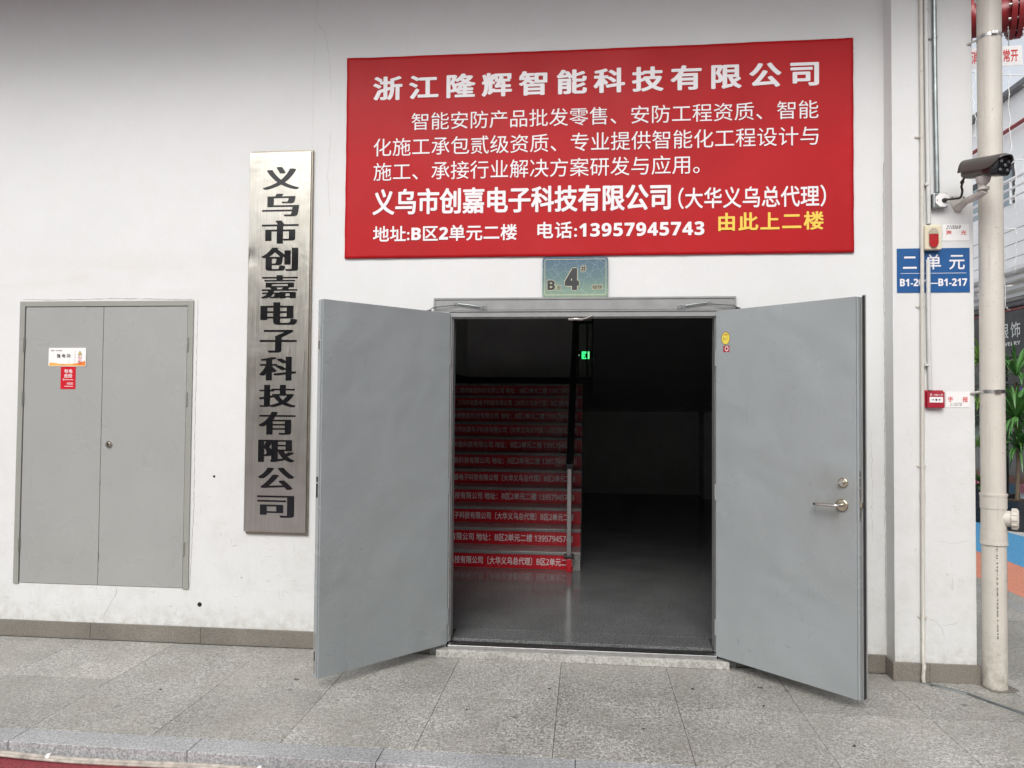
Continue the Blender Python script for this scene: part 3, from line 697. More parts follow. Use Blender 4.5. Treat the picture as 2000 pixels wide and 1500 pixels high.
# ------------------------------------------------------------------ pilaster fittings
def conduit(name, x, z0, z1, r, m, label, clamps, y=-.120, extra=None):
    t = thing(name, label, 'pipe', (x, y, z0), 'conduits on the pilaster')
    yc = y - r - .004
    P = extra or [(x, yc, z1), (x, yc, z0)]
    obj('tube', MB().tube(P, r, 14), m, t)
    for z in clamps:
        c = MB().tube([(x, yc, z-.007), (x, yc, z+.007)], r+.0025, 14).box(x-r-.022, x-r, y-.005, y-.0012, z-.006, z+.006).tube([(x-r-.012, y-.004, z), (x-r-.012, y-.012, z)], .005, 8)
        obj('clamp', c, m, t)
    return t
conduit('conduit', 2.0315, .10, WT, .0115, M['pvcc'], 'cream plastic conduit running full height down the pilaster to the floor', (3.305, 2.261, 1.292, .387), extra=[(2.035, -.1355, WT), (2.035, -.1355, 3.2), (2.030, -.1355, 2.2), (2.024, -.1355, .9), (2.022, -.1355, .115), (2.021, -.150, .105), (2.014, -.152, .03), (2.017, -.158, .006)])
obj('coupling', MB().tube([(2.0265, -.1355, 1.07), (2.026, -.1355, 1.14)], .0142, 14), M['pvcc'], bpy.data.objects['conduit'])
conduit('conduit', 2.064, 2.76, WT, .0125, M['pvcw'], 'white painted conduit from the ceiling down to the fire sounder', (4.082, 3.007), extra=[(2.060, -.1365, WT), (2.066, -.1365, 3.4), (2.072, -.1365, 2.765)])
conduit('conduit', 2.055, 1.755, 2.55, .0125, M['pvcw'], 'scuffed white conduit between the fire sounder and the red call point', (1.905,), extra=[(2.066, -.1365, 2.545), (2.066, -.1365, 2.2), (2.068, -.1365, 1.95), (2.072, -.1365, 1.752)])
conduit('conduit', 2.112, 2.945, WT, .0135, M['galv'], 'grey galvanised steel conduit ending at the octagonal junction box', (3.913,), extra=[(2.108, -.1375, WT), (2.114, -.1375, 3.5), (2.121, -.1375, 2.955)])
# junction box
jb = thing('junction_box', 'grey junction box with white octagonal cover below the steel conduit', 'junction box', (2.135, -.12, 2.9))
obj('box_body', B(2.086, 2.168, -.165, -.1203, 2.855, 2.948), M['galv'], jb, bev=.008)
oc = [(2.1375+.044*math.cos(math.radians(22.5+45*k)), 2.9015+.044*math.sin(math.radians(22.5+45*k))) for k in range(8)]
obj('cover', MB().prism(oc, -.171, -.1655), M['card'], jb, bev=.001)
obj('cable_gland', MB().tube([(2.147, -.171, 2.898), (2.147, -.186, 2.898)], [.015, .011], 12), M['cable'], jb)
obj('screw', MB().tube([(2.106, -.171, 2.900), (2.106, -.1725, 2.900)], .0035, 8), M['cable'], jb)

# CCTV camera
cc = thing('security_camera', 'brown grey bullet security camera on a beige bracket in front of the drainpipe', 'camera', (2.243, -.12, 2.88))
ra, rb = Vector((2.208, -.300, 3.034)), Vector((2.298, -.540, 2.990))   # axis from tail to lens
ax = (rb-ra).normalized(); sd_ = ax.cross(Vector((0,0,1))).normalized(); uz = sd_.cross(ax)
def CT(p): return ra + ax*p[0] + sd_*p[1] + uz*p[2]
LB = (rb-ra).length
def section(w_, h_, n=20, flat=.55):
    P = []
    for i in range(n):
        a = 2*PI*i/n; c, s_ = math.cos(a), math.sin(a)
        P.append((w_*math.copysign(abs(c)**flat, c), h_*math.copysign(abs(s_)**flat, s_)))
    return P
def loft(secs):
    mb = MB(); n = len(secs[0][1]); vs = []; fs = []
    for a, P, dz in secs: vs += [CT((a, p[0], p[1]+dz)) for p in P]
    for i in range(len(secs)-1):
        for k in range(n): fs.append((i*n+k, i*n+(k+1) % n, (i+1)*n+(k+1) % n, (i+1)*n+k))
    mb.add(vs, fs, True); mb.add(vs[:n], [tuple(range(n))]); mb.add(vs[-n:], [tuple(range(n))]); return mb
obj('housing', loft([(-.002, section(.032, .034), 0), (.004, section(.040, .043), 0), (.02, section(.043, .047), 0), (.19, section(.045, .050), 0)]), M['camgrey'], cc)
obj('front_block', loft([(.155, section(.046, .040, 20, .4), -.008), (.175, section(.048, .050, 20, .35), -.004), (LB-.012, section(.048, .052, 20, .3), -.003), (LB-.008, section(.045, .049, 20, .3), -.003)]), M['camblack'], cc)
# sun hood: curved shell over the top, longer than the body
hv = []; hfz = []
NA, NB = 13, 8
for t_ in range(2):
    for j in range(NB+1):
        s_ = j/NB; a0 = -.006 + s_*(LB+.034)
        for i in range(NA):
            an = PI*(i/(NA-1)); side = 1 if s_ < .62 else max(.05, 1-(s_-.62)/.38*.9)
            rx = .0525+.002*t_; y_ = -math.cos(an)*rx; z_ = .048*math.sin(an)**.5 + .003*t_ + .003 - (1-math.sin(an))*.030*(side if s_ < .62 else side) - (.012*(s_-.9)*10 if s_ > .9 else 0)
            if s_ > .8 and (i < 2 or i > NA-3): z_ = max(z_, .004 + (s_-.8)*.1)
            hv.append(CT((a0 - (.03*abs(y_)/rx*(s_ > .99)), y_, z_+.010)))
K = (NB+1)*NA
for t_ in range(2):
    for j in range(NB):
        for i in range(NA-1): q = t_*K+j*NA+i; hfz.append((q, q+1, q+NA+1, q+NA))
for j in range(NB): hfz += [(j*NA, (j+1)*NA, K+(j+1)*NA, K+j*NA), (j*NA+NA-1, (j+1)*NA+NA-1, K+(j+1)*NA+NA-1, K+j*NA+NA-1)]
for i in range(NA-1): hfz += [(i, i+1, K+i+1, K+i), (NB*NA+i, NB*NA+i+1, K+NB*NA+i+1, K+NB*NA+i)]
obj('sun_hood', MB().add(hv, hfz, True), M['camgrey'], cc)
def cdisc(name, y_, z_, r, m, d=.004, x=LB-.0075): 
    mb = MB().tube([CT((x, y_, z_)), CT((x+d, y_, z_))], [r, r*.85], 18); return obj(name, mb, m, cc)
cdisc('lens', 0, -.002, .0125, M['camblack'], .007); cdisc('lens_glass', 0, -.002, .009, M['lens'], .002, LB-.0005)
for y_, z_ in ((-.024, .020), (.024, .020), (-.024, -.026), (.024, -.026)): cdisc('infrared_lamp', y_, z_, .0085, M['lens'])
# maker's name on the side: small dark lettering, as on the shell
letters('lettering', 'HIKVISION', (.018, -.006, .072, .001), CT((0, -.0515, 0)) if (CAM-ra).dot(-sd_) > 0 else CT((0, .0515, 0)), tuple(ax), tuple(uz), M['cable'], cc, bold=.02)
# swivel and arm
bm0 = CT((.125, 0, -.050)); 
obj('swivel_cup', MB().tube([bm0, bm0+Vector((0,0,-.030)), bm0+Vector((0,0,-.046))], [.040, .032, .014], 18), M['bracket'], cc)
obj('swivel_neck', MB().tube([bm0+Vector((0,0,-.046)), bm0+Vector((0,0,-.060))], .016, 14), M['bracket'], cc)
obj('swivel_disc', MB().tube([bm0+Vector((0,0,-.060)), bm0+Vector((0,0,-.074))], .030, 20), M['bracket'], cc, bev=.002)
top = bm0+Vector((0,0,-.078))
arm = MB(); 
Parm = [top+Vector((.004, -.005, 0)), top+Vector((-.012, .03, -.018)), Vector((2.262, -.19, 2.885)), Vector((2.248, -.150, 2.865)), Vector((2.245, -.127, 2.862))]
arm.tube(Parm, [.022, .021, .019, .022, .026], 12)
obj('arm', arm, M['bracket'], cc)
bp = [(2.203, 2.937), (2.203, 2.895), (2.230, 2.836), (2.262, 2.836), (2.288, 2.895), (2.288, 2.937)]
obj('base_plate', MB().prism(bp, -.127, -.1203), M['bracket'], cc, bev=.002)
for x_, z_ in ((2.245, 2.846), (2.212, 2.925), (2.279, 2.925)): obj('screw', MB().tube([(x_, -.1275, z_), (x_, -.1295, z_)], .0045, 8), M['cable'], cc)
tl = CT((.0, 0, -.03))
cb = [(2.147, -.186, 2.898), (2.19, -.20, 2.899), (2.222, -.205, 2.905), (2.228, -.215, 2.94), (2.214, -.235, 2.965), (2.213, -.26, 2.985), (2.190, -.28, 2.972), tuple(CT((.006, 0, -.028)))]
def smooth_path(P, n=6):
    P = [Vector(p) for p in P]; out = []
    for i in range(len(P)-1):
        p0, p1, p2, p3 = P[max(0, i-1)], P[i], P[i+1], P[min(len(P)-1, i+2)]
        for k in range(n):
            t = k/n; out.append(.5*((2*p1)+(p2-p0)*t+(2*p0-5*p1+4*p2-p3)*t*t+(3*p1-p0-3*p2+p3)*t**3))
    return out+[P[-1]]
obj('cable', MB().tube(smooth_path(cb), .0065, 10), M['cable'], cc)

# fire sounder
fs_ = thing('fire_sounder', 'cream fire alarm sounder with red strobe lens overlapping the blue sign', 'alarm', (2.10, -.12, 2.6))
obj('back_box', B(2.032, 2.136, -.142, -.1203, 2.603, 2.757), M['cream'], fs_, bev=.004)
obj('front_cover', B(2.037, 2.1335, -.165, -.1423, 2.602, 2.748), M['cream'], fs_, bev=.006)
P = [(2.0845+.0265*math.cos(PI*i/10), 2.706+.0265*math.sin(PI*i/10)) for i in range(11)]
obj('clear_lens', MB().prism(P+[(2.058, 2.6945), (2.111, 2.6945)], -.174, -.1655), M['ribbed'], fs_, bev=.002)
for k in range(5): obj('lens_rib', B(2.059, 2.110, -.1752, -.1742, 2.697+k*.0055, 2.6985+k*.0055), M['cream'], fs_)
P = [(2.0845+.0265*math.cos(PI+PI*i/12), 2.645+.033*math.sin(PI+PI*i/12)) for i in range(13)]
obj('red_lens', MB().prism(P+[(2.111, 2.694), (2.058, 2.694)], -.177, -.1655), M['redlens'], fs_, bev=.003)
# label cards
lc = thing('sounder_label', 'white card with red characters and handwritten number beside the sounder', 'sign', (2.235, -.12, 2.66))
obj('card', MB().prism(rrect(2.159, 2.663, 2.310, 2.764, .004), -.1225, -.1203), M['card'], lc)
wl('lettering', '声', 2.176, 2.697, 2.210, 2.726, -.1229, M['red_print'], lc, bold=.02)
wl('lettering', '光', 2.262, 2.697, 2.294, 2.726, -.1229, M['red_print'], lc, bold=.02)
wl('handwriting', '210069', 2.176, 2.734, 2.264, 2.757, -.1229, M['black'], lc, shear=.35)
lc = thing('call_point_label', 'white card with red characters beside the red call point', 'sign', (2.235, -.12, 1.65))
obj('card', MB().prism(rrect(2.1675, 1.649, 2.308, 1.744, .004), -.1225, -.1203), M['card'], lc)
wl('lettering', '手', 2.180, 1.682, 2.212, 1.714, -.1229, M['red_print'], lc, bold=.02)
wl('lettering', '报', 2.264, 1.680, 2.295, 1.714, -.1229, M['red_print'], lc, bold=.02)
wl('handwriting', '210078', 2.190, 1.658, 2.262, 1.677, -.1229, M['galv'], lc, shear=.35)
# blue unit sign
us = thing('unit_sign', 'blue enamel unit sign with white characters behind the conduits', 'sign', (2.1, -.12, 2.347))
obj('plate', B(1.890, 2.312, -.1235, -.1203, 2.347, 2.6185), M['blue'], us, bev=.0006)
wl('character', '二', 1.925, 2.494, 2.006, 2.569, -.1240, wp, us, bold=.015)
wl('character', '单', 2.058, 2.488, 2.146, 2.581, -.1240, wp, us, bold=.015)
wl('character', '元', 2.193, 2.487, 2.283, 2.575, -.1240, wp, us, bold=.015)
sheet('divider', [(1.912, 2.464), (2.292, 2.464), (2.292, 2.4665), (1.912, 2.4665)], -.1238, wp, us)
wl('lettering', 'B1-201—B1-217', 1.907, 2.386, 2.296, 2.433, -.1240, wp, us, bold=.018)
# call point
cp = thing('fire_call_point', 'red square manual fire call point at chest height on the pilaster', 'alarm', (2.1, -.12, 1.645))
obj('back_box', B(2.036, 2.150, -.136, -.1203, 1.650, 1.752), M['redbox'], cp, bev=.004)
obj('front_cover', B(2.048, 2.1485, -.155, -.1363, 1.645, 1.743), M['redbox'], cp, bev=.004)
obj('break_panel', B(2.060, 2.137, -.1575, -.1553, 1.677, 1.711), M['card'], cp, bev=.001)
wl('arrows', '→', 2.069, 1.688, 2.086, 1.699, -.1580, M['black'], cp, bold=.03)
wl('arrows', '←', 2.110, 1.688, 2.127, 1.699, -.1580, M['black'], cp, bold=.03)
obj('dot', MB().tube([(2.098, -.1576, 1.6935), (2.098, -.1582, 1.6935)], .006, 14), M['black'], cp)
wl('lettering', 'FIRE 火警', 2.086, 1.718, 2.138, 1.730, -.1555, M['card'], cp)
ring('emblem', 2.070, 1.725, .003, .006, -.1556, M['card'], cp, 14)

# ------------------------------------------------------------------ drainpipe
dp = thing('drainpipe', 'thick cream pvc drainpipe standing in front of the pilaster corner', 'pipe', (2.41, -.17, 0))
px_, py_, pr = 2.4105, -.170, .0645
obj('pipe', MB().tube([(px_, py_, .004), (px_, py_, 1.2), (px_, py_, WT)], pr, 40), M['pvc'], dp)
for a, b in ((1.055, 1.140), (.842, .925)):
    obj('coupling', MB().tube([(px_, py_, a), (px_, py_, b)], pr+.005, 40), M['pvc'], dp, bev=.0015)
    obj('coupling_bead', MB().tube([(px_, py_, b-.012 if a > 1 else a), (px_, py_, b+.001 if a > 1 else a+.014)], pr+.008, 40), M['pvc'], dp, bev=.002)
obj('tee_body', MB().tube([(px_, py_, .9255), (px_, py_, 1.0545)], pr+.002, 40), M['pvc'], dp)
cdx = Vector((.85, -.5, 0)).normalized()
c0 = Vector((px_, py_, .998))
obj('cleanout_neck', MB().tube([c0+cdx*.03, c0+cdx*.088], .046, 28), M['pvc'], dp)
cap = obj('cleanout_cap', MB().tube([c0+cdx*.088, c0+cdx*.118, c0+cdx*.124], [.058, .058, .05], 28), M['pvc'], dp)
for k in range(12):
    a = 2*PI*k/12; sdv = cdx.cross(Vector((0,0,1)))
    q = c0 + (sdv*math.cos(a)+Vector((0,0,1))*math.sin(a))*.058
    obj('cap_rib', MB().tube([q+cdx*.090, q+cdx*.117], .005, 6), M['pvc'], cap)
for z in (4.00-.12, 1.765-.02):
    cl_ = MB().tube([(px_, py_, z-.010), (px_, py_, z+.010)], pr+.0025, 40)
    c = obj('clamp', cl_, M['alu'], dp)
    obj('clamp_screw', MB().box(px_-.022, px_+.012, py_-pr-.016, py_-pr-.003, z-.010, z+.012), M['chrome'], dp, bev=.002)
    obj('clamp_bracket', MB().tube([(px_-pr+.01, py_+.01, z), (2.31, -.122, z-.01)], .007, 8), M['bracket'], dp)
obj('base_collar', MB().prism([(2.335, -.118), (2.350, -.225), (2.385, -.258), (2.475, -.245), (2.52, -.215), (2.49, -.10), (2.42, -.06)], .0005, .006, 'z'), M['skirt'], dp, bev=.002)
# printed line that runs down the pipe
pa = math.radians(-104)
pO = Vector((px_+math.cos(pa)*(pr+.0006), py_+math.sin(pa)*(pr+.0006), 0))
letters('lettering', 'LESSO PVC-U 110×3.2 GB/T5836.1-2018', (-1.0, -.004, -.30, .004), pO, (0,0,-1), (math.sin(-pa), math.cos(pa), 0) if False else (-math.sin(pa), math.cos(pa), 0), M['darkprint'], dp)

# floor strips and cables
fsn = thing('cable_cover', 'aluminium floor strip covering a cable from pilaster across the paving', 'cable cover', (2.02, -.14, 0))
P = [(2.015, -.150), (2.194, -.302), (2.357, -.556), (2.62, -.93)]
for i, (a, b) in enumerate(zip(P, P[1:])):
    d = (Vector(b)-Vector(a)).normalized(); nrm = Vector((-d.y, d.x))*.013
    A, Bq = Vector(a), Vector(b)
    q = [A-nrm, Bq-nrm, Bq-nrm*.35, A-nrm*.35, ]
    vs = []
    for s_, z_ in ((-1, .001), (-.55, .009), (.55, .009), (1, .001)):
        vs += [(A.x+nrm.x*s_, A.y+nrm.y*s_, z_), (Bq.x+nrm.x*s_, Bq.y+nrm.y*s_, z_)]
    obj('strip', MB().add(vs, [(0,1,3,2), (2,3,5,4), (4,5,7,6)]), M['galv'], fsn)
kc = thing('ground_cable', 'dusty white cable clipped along the foot of the kerb', 'cable', (-2.0, -1.5, -.065))
pts = [(-6 + i*.2, -1.500+.006*math.sin(i*1.3)+random.uniform(-.003, .003), -.051+.003*math.sin(i*.9)) for i in range(45)]
obj('sheath', MB().tube(smooth_path(pts, 3), .0105, 10), M['dirtycable'], kc)
obj('second_core', MB().tube(smooth_path([(p[0], p[1]-.017, p[2]-.004) for p in pts], 3), .0075, 8), M['dirtycable'], kc)
for x_ in (-3.6, -2.535, -1.49, -.45): obj('cable_clip', MB().tube([(x_-.009, -1.503, -.050), (x_+.009, -1.503, -.050)], .0165, 12), M['card'], kc)

for k, (x_, y_) in enumerate(((.62, -.42), (.98, -.62), (1.02, -.35), (-.62, -.86), (-.20, -.52), (2.05, -.20), (.30, -.98), (-1.7, -.55), (-2.4, -.8), (1.30, -1.05))):
    mb = MB()
    for q in range(3): mb.ball((x_+random.uniform(-.012, .012), y_+random.uniform(-.006, .006), .004), random.uniform(.0025, .006), 6, 4, .5)
    tag(obj('dirt_crumb', mb, M['soil']), 'dark crumb of dirt lying on the granite paving', 'dirt', 'crumbs of dirt scattered on the paving')

# ------------------------------------------------------------------ stairwell seen through the open doors
ZF = .08
fl = struct(obj('inner_floor', B(-1.83, 2.15, .3, 8.3, ZF-.12, ZF-.006), M['grout'])); ORI[fl] = Vector((0,0,0))
obj('inner_sill', B(-.888, .826, .086, .3, ZF-.10, ZF-.001), M['infloor'], fl, bev=.001)
for j in range(0, 10):
    for i in range(0, 5):
        x0_ = -1.83 + i*.8; y0_ = .302 + j*.8
        x1_ = min(x0_+.8, 2.15); y1_ = min(y0_+.8, 8.3)
        if x0_ >= 2.15 or (x1_ < .1 and y0_ > 2.3): continue
        obj('floor_tile', B(x0_+.0008, x1_-.0008, y0_+.0008, y1_-.0008, ZF-.0055, ZF), M['infloor'], fl)
iw = MB().box(-1.95, -1.83, .3, 6.5, 0, 5.8).box(-1.83, 2.15, 6.4, 6.55, 1.93, 5.8).box(-1.83, 2.15, 8.3, 8.45, 0, 1.95)
iw.box(2.15, 2.28, .3, 8.45, 0, 5.8).box(-.12, -.0475, 5.1, 8.3, 0, 1.90)
struct(obj('inner_wall', iw, M['inwall']))
struct(obj('inner_pillar', B(1.97, 2.149, 7.75, 8.29, ZF, 1.94), M['inwall']))
struct(obj('inner_ceiling', MB().box(-1.95, 2.28, .3, 2.15, 3.76, 3.95).box(-1.95, 2.28, 2.15, 6.6, 5.8, 5.95).box(-1.95, 2.28, 2.10, 2.15, 3.95, 5.8), M['inwall']))
rs, rn = .1675, .29
stc = thing('staircase', 'grey granite staircase with red lettered strips on every riser inside the doorway', 'staircase', (-.94, 2.18, ZF))
tA, tB_ = '义乌市创嘉电子科技有限公司〔大华义乌总代理〕B区2单元二楼', '浙江隆辉智能科技有限公司 地址：B区2单元二楼 13957945743'
for k in range(1, 12):
    y = 2.18 + rn*(k-1); z = ZF + rs*k
    if k < 11: mb = MB().box(-1.829, -.046, y+.012, y+rn+.012, ZF-.001 if k < 2 else z-rs*2, z-.0305)
    else: mb = MB().box(-1.829, -.046, y+.012, y+.05, z-rs*2, z-.0305)
    sp = obj('step', mb, M['step'], stc)
    obj('tread', B(-1.829, -.043, y, y+rn+.012 if k < 11 else y+.3, z-.030, z), M['step'], sp, bev=.003)
    x1_ = -.115 if k == 1 else -.048
    mbs = MB(); nn_ = 26; vs = []
    for i in range(nn_+1):
        xx = -1.825+(x1_+1.825)*i/nn_
        wob = .0015*math.sin(i*1.7+k) if i < nn_-6 else .003*abs(math.sin(i*2.3+k*3))
        vs += [(xx, y+.009-wob, z-rs+.003), (xx, y+.009-wob*.4, z-.031-.002*abs(math.sin(i*1.1+k*2)))]
    mbs.add(vs, [(2*i, 2*i+2, 2*i+3, 2*i+1) for i in range(nn_)], True); mbs.keep = True
    obj('riser_strip', mbs, M['stepred'], sp)
    isA = k in (1, 3, 5, 8, 10); t = tA if isA else tB_
    zc0, zc1 = z-rs+.036, z-.057
    if isA: xe, wd = -.118+.003, 28*.0565
    else: xe, wd = -.120, 1.715
    wl('lettering', t, xe-wd, zc0, xe, zc1, y+.0050, M['steptext'], sp, bold=.016, latin='reg')
    if k > 5:   # faded film where the sticker lifts at its right end
        xa = -.40 + .022*((k*5) % 4)
        obj('peeling_film', MB().add([(xa, y+.0066, z-rs+.012), (-.10, y+.0066, z-rs+.008), (-.10, y+.0066, z-.036), (xa+.02, y+.0066, z-.042)], [(0,1,2,3)]), M['film'], sp)
# landing, upper flight
lz = ZF+rs*11
struct(obj('landing', MB().box(-1.829, 2.149, 5.10, 6.40, 1.62, lz-.002).box(-.046, 2.149, 5.085, 8.3, 1.56, lz-.004), M['inshade']))
obj('landing_skirting', MB().box(-1.828, 2.148, 6.385, 6.399, lz, lz+.135).box(-1.8285, -1.815, 5.1, 6.384, lz, lz+.135), M['railblack'], None)
struct(bpy.data.objects['landing_skirting'])
uf = thing('upper_staircase', 'dark upper stair flight seen from below on the right inside the doorway', 'staircase', (.07, 5.08, lz))
obj('soffit_slab', MB().prism([(5.08, lz-.30), (5.08, lz), (2.15, lz+rs*10.1), (2.15, lz+rs*10.1-.30)], .085, 2.148, 'x'), M['inshade'], uf)
for k in range(10):
    y = 5.08-rn*k; z = lz+rs*(k+1)
    obj('step', B(.085, 2.148, y-rn, y, z-rs-.02, z), M['step'], uf)
# handrail
hr = thing('handrail', 'black stair handrail on a silver newel post at the right edge of the steps', 'handrail', (-.150, 2.12, ZF))
obj('newel_post', B(-.172, -.130, 2.095, 2.135, ZF, 1.045), M['post'], hr, bev=.004)
obj('post_cap', MB().box(-.190, -.112, 2.075, 2.155, 1.046, 1.066), M['railblack'], hr, bev=.008)
obj('post_collar', MB().box(-.196, -.106, 2.07, 2.16, .215, .240), M['railblack'], hr, bev=.006)
obj('post_wrap', MB().box(-.1755, -.1265, 2.0915, 2.1385, ZF+.001, .205), M['stepred'], hr, bev=.003)
obj('rail', MB().prism([(2.10, 1.035), (2.10, 1.085), (5.14, 2.815), (5.14, 2.765)], -.182, -.112, 'x'), M['railblack'], hr, bev=.006)
for k in range(1, 11):
    y = 2.18+rn*(k-.5)+.02; z = ZF+rs*k; zt = 1.04+(y-2.10)*(1.73/3.04)
    obj('baluster', B(-.158, -.138, y-.01, y+.01, z, zt), M['railblack'], hr)
obj('lower_bar', MB().prism([(2.2, 1.04-.78), (2.2, 1.07-.78), (5.1, 2.75-.81), (5.1, 2.72-.81)], -.157, -.140, 'x'), M['railblack'], hr)
gd = thing('landing_guard', 'black metal guard frame at the head of the stairs by the exit sign', 'railing', (-.02, 5.16, lz))
obj('frame', MB().box(-.125, .12, 5.14, 5.18, 2.735, 2.775).box(-.125, .12, 5.14, 5.18, lz+.02, lz+.062).box(-.125, -.100, 5.14, 5.18, lz, 2.735).box(.075, .12, 5.14, 5.18, lz, 4.0), M['railblack'], gd)
obj('bar', B(.002, .020, 5.15, 5.17, lz+.06, 2.735), M['railblack'], gd)
es = thing('exit_sign', 'small glowing green exit sign with running figure on stairwell back wall', 'exit sign', (-.02, 6.39, 2.33))
obj('sign_box', B(-.15, .085, 6.375, 6.399, 2.33, 2.46), M['railblack'], es)
obj('lit_field', MB().box(-.068, .050, 6.371, 6.3745, 2.338, 2.452), M['exitgreen'], es)
obj('figure', MB().prism([(.0, 2.43), (.018, 2.43), (.018, 2.415), (.03, 2.39), (.012, 2.395), (.005, 2.375), (.02, 2.35), (.005, 2.345), (-.01, 2.368), (-.035, 2.35), (-.04, 2.36), (-.012, 2.385), (-.01, 2.40), (-.03, 2.395), (-.03, 2.41), (-.005, 2.415)], 6.3695, 6.3708), M['darkframe'], es)
obj('door_symbol', MB().box(.030, .046, 6.3690, 6.3707, 2.345, 2.445), M['exitwhite'], es)
obj('arrow', MB().prism([(-.125, 2.395), (-.105, 2.410), (-.105, 2.380)], 6.370, 6.3745), M['exitwhite'], es)

# ------------------------------------------------------------------ side yard: shop block on the right
sb = thing('shop_building', 'white two storey shop block with dark shopfront across the side yard', 'building', (7, 6, -.065))
G0 = -.064
XF = 7.0
# upper wall pieces
obj('balcony_wall', MB().box(XF, XF+.3, -6, 16, 3.90, 5.02), M['stonewhite'], sb)
for z in (4.12, 4.35, 4.58): obj('panel_joint', B(XF-.003, XF-.0005, -6, 16, z, z+.008), M['greysteel'], sb)
obj('wall', MB().box(XF+.6, XF+.9, -6, 16, 6.05, 7.25).box(XF+.6, XF+.9, 8.75, 9.0, 5.02, 6.05).box(XF+.9, XF+5, -6, 16, 7.0, 7.1).box(XF+.3, XF+.6, -6, 16, 3.9, 4.0), M['stonewhite'], sb)
obj('roof_edge', B(XF+.45, XF+.62, -6, 16, 7.25, 7.33), M['greysteel'], sb)
for a, b in ((-6, -2), (-1.9, 2.1), (2.2, 6.2), (6.3, 8.7), (9.05, 13)):
    wn = obj('window', MB().box(XF+.62, XF+.68, a, b, 5.02, 5.10).box(XF+.62, XF+.68, a, b, 5.97, 6.05).box(XF+.62, XF+.68, a, a+.08, 5.1, 5.97).box(XF+.62, XF+.68, b-.08, b, 5.1, 5.97).box(XF+.62, XF+.68, (a+b)/2-.03, (a+b)/2+.03, 5.1, 5.97), M['darkframe'], sb)
    obj('pane', B(XF+.645, XF+.655, a+.08, b-.08, 5.1, 5.97), M['glass'], wn)
obj('red_pipe', MB().tube([(XF+.5, -6, 6.62), (XF+.5, 16, 6.62)], .035, 8), M['pinkred'] if 'pinkred' in M else M['firered'], sb)
rl = MB()
for z in (5.12, 5.27, 5.42): rl.tube([(XF-.02, -6, z), (XF-.02, 16, z)], .022 if z < 5.4 else .03, 8)
obj('rail', rl, M['whitemetal'], sb)
for k in range(28): obj('rail_post', MB().tube([(XF-.02, -5.6+k*.8, 5.02), (XF-.02, -5.6+k*.8, 5.42)], .022, 8), M['whitemetal'], sb)
# canopy beams below balcony
for i, (dx, z) in enumerate(((-.35, 3.80), (-.25, 3.68), (-.15, 3.56), (-.05, 3.46))):
    obj('canopy_beam', B(XF+dx, XF+dx+.09, -6, 16, z, z+.06), M['whitemetal'], sb)
for k in range(24): obj('canopy_rib', B(XF-.36, XF+.02, -5.6+k*.9, -5.55+k*.9, 3.62, 3.66), M['whitemetal'], sb)
obj('canopy_duct', MB().tube([(XF+.10, -6, 3.37), (XF+.10, 16, 3.37)], .07, 10), M['greysteel'], sb)
obj('red_trim', B(XF-.012, XF+.02, -6, 16, 3.255, 3.285), M['firered'], sb)
fa = obj('fascia', B(XF, XF+.25, -6, 16, 2.49, 3.25), M['darkpanel'], sb, bev=.004)
for a, b in ((-6, -3.2), (-3.1, -.3), (-.2, 2.6), (2.7, 5.5), (5.6, 7.02), (7.1, 8.5), (8.6, 10.0), (10.1, 13)):
    wn = obj('shop_window', MB().box(XF+.10, XF+.16, a, a+.05, G0, 2.49).box(XF+.10, XF+.16, b-.05, b, G0, 2.49).box(XF+.10, XF+.16, a+.05, b-.05, G0, .12).box(XF+.10, XF+.16, a+.05, b-.05, 2.05, 2.10), M['darkframe'], sb)
    obj('pane', B(XF+.125, XF+.135, a+.05, b-.05, .12, 2.05), M['shopglass'], wn)
    obj('pane', B(XF+.125, XF+.135, a+.05, b-.05, 2.10, 2.49), M['shopglass'], wn)
obj('end_wall', MB().box(XF+.2, XF+5, 15.8, 16, G0, 7).box(XF+.2, XF+5, -6, -5.8, G0, 7).box(XF+.3, XF+.5, -6, 16, G0, 3.9), M['greywall'], sb)
ss = thing('shop_sign', 'white outlined jewellery shop lettering on the charcoal fascia', 'sign', (XF-.01, 8, 2.55))
def ylet(name, text, ya, yb, z0_, z1_, m, parent, x_=XF-.006, **k):   # reads from far (ya) to near (yb)
    return letters(name, text, (0, z0_, ya-yb, z1_), (x_, ya, 0), (0,-1,0), EZ, m, parent, **k)
ylet('character', '银', 8.42, 8.13, 2.80, 3.06, M['whitemetal'], ss, bold=.01); ylet('character', '饰', 8.07, 7.80, 2.80, 3.06, M['whitemetal'], ss, bold=.01)
ylet('lettering', 'JEWELRY', 8.46, 7.80, 2.66, 2.74, M['whitemetal'], ss, bold=.015)
# poster in the window
pt = thing('poster', 'violet sale poster with pink stripe on the shop window', 'poster', (XF+.09, 7.8, 1.62))
obj('sheet', B(XF+.085, XF+.09, 7.45, 8.00, 1.60, 1.98), M['poster'], pt)
ylet('lettering', '大牌特卖', 7.96, 7.50, 1.80, 1.88, M['white_print'], pt, x_=XF+.083, bold=.02)
obj('stripe', MB().prism([(7.50, 1.72), (7.95, 1.68), (7.95, 1.735), (7.50, 1.775)], XF+.0825, XF+.0845, 'x'), M['pink'], pt)

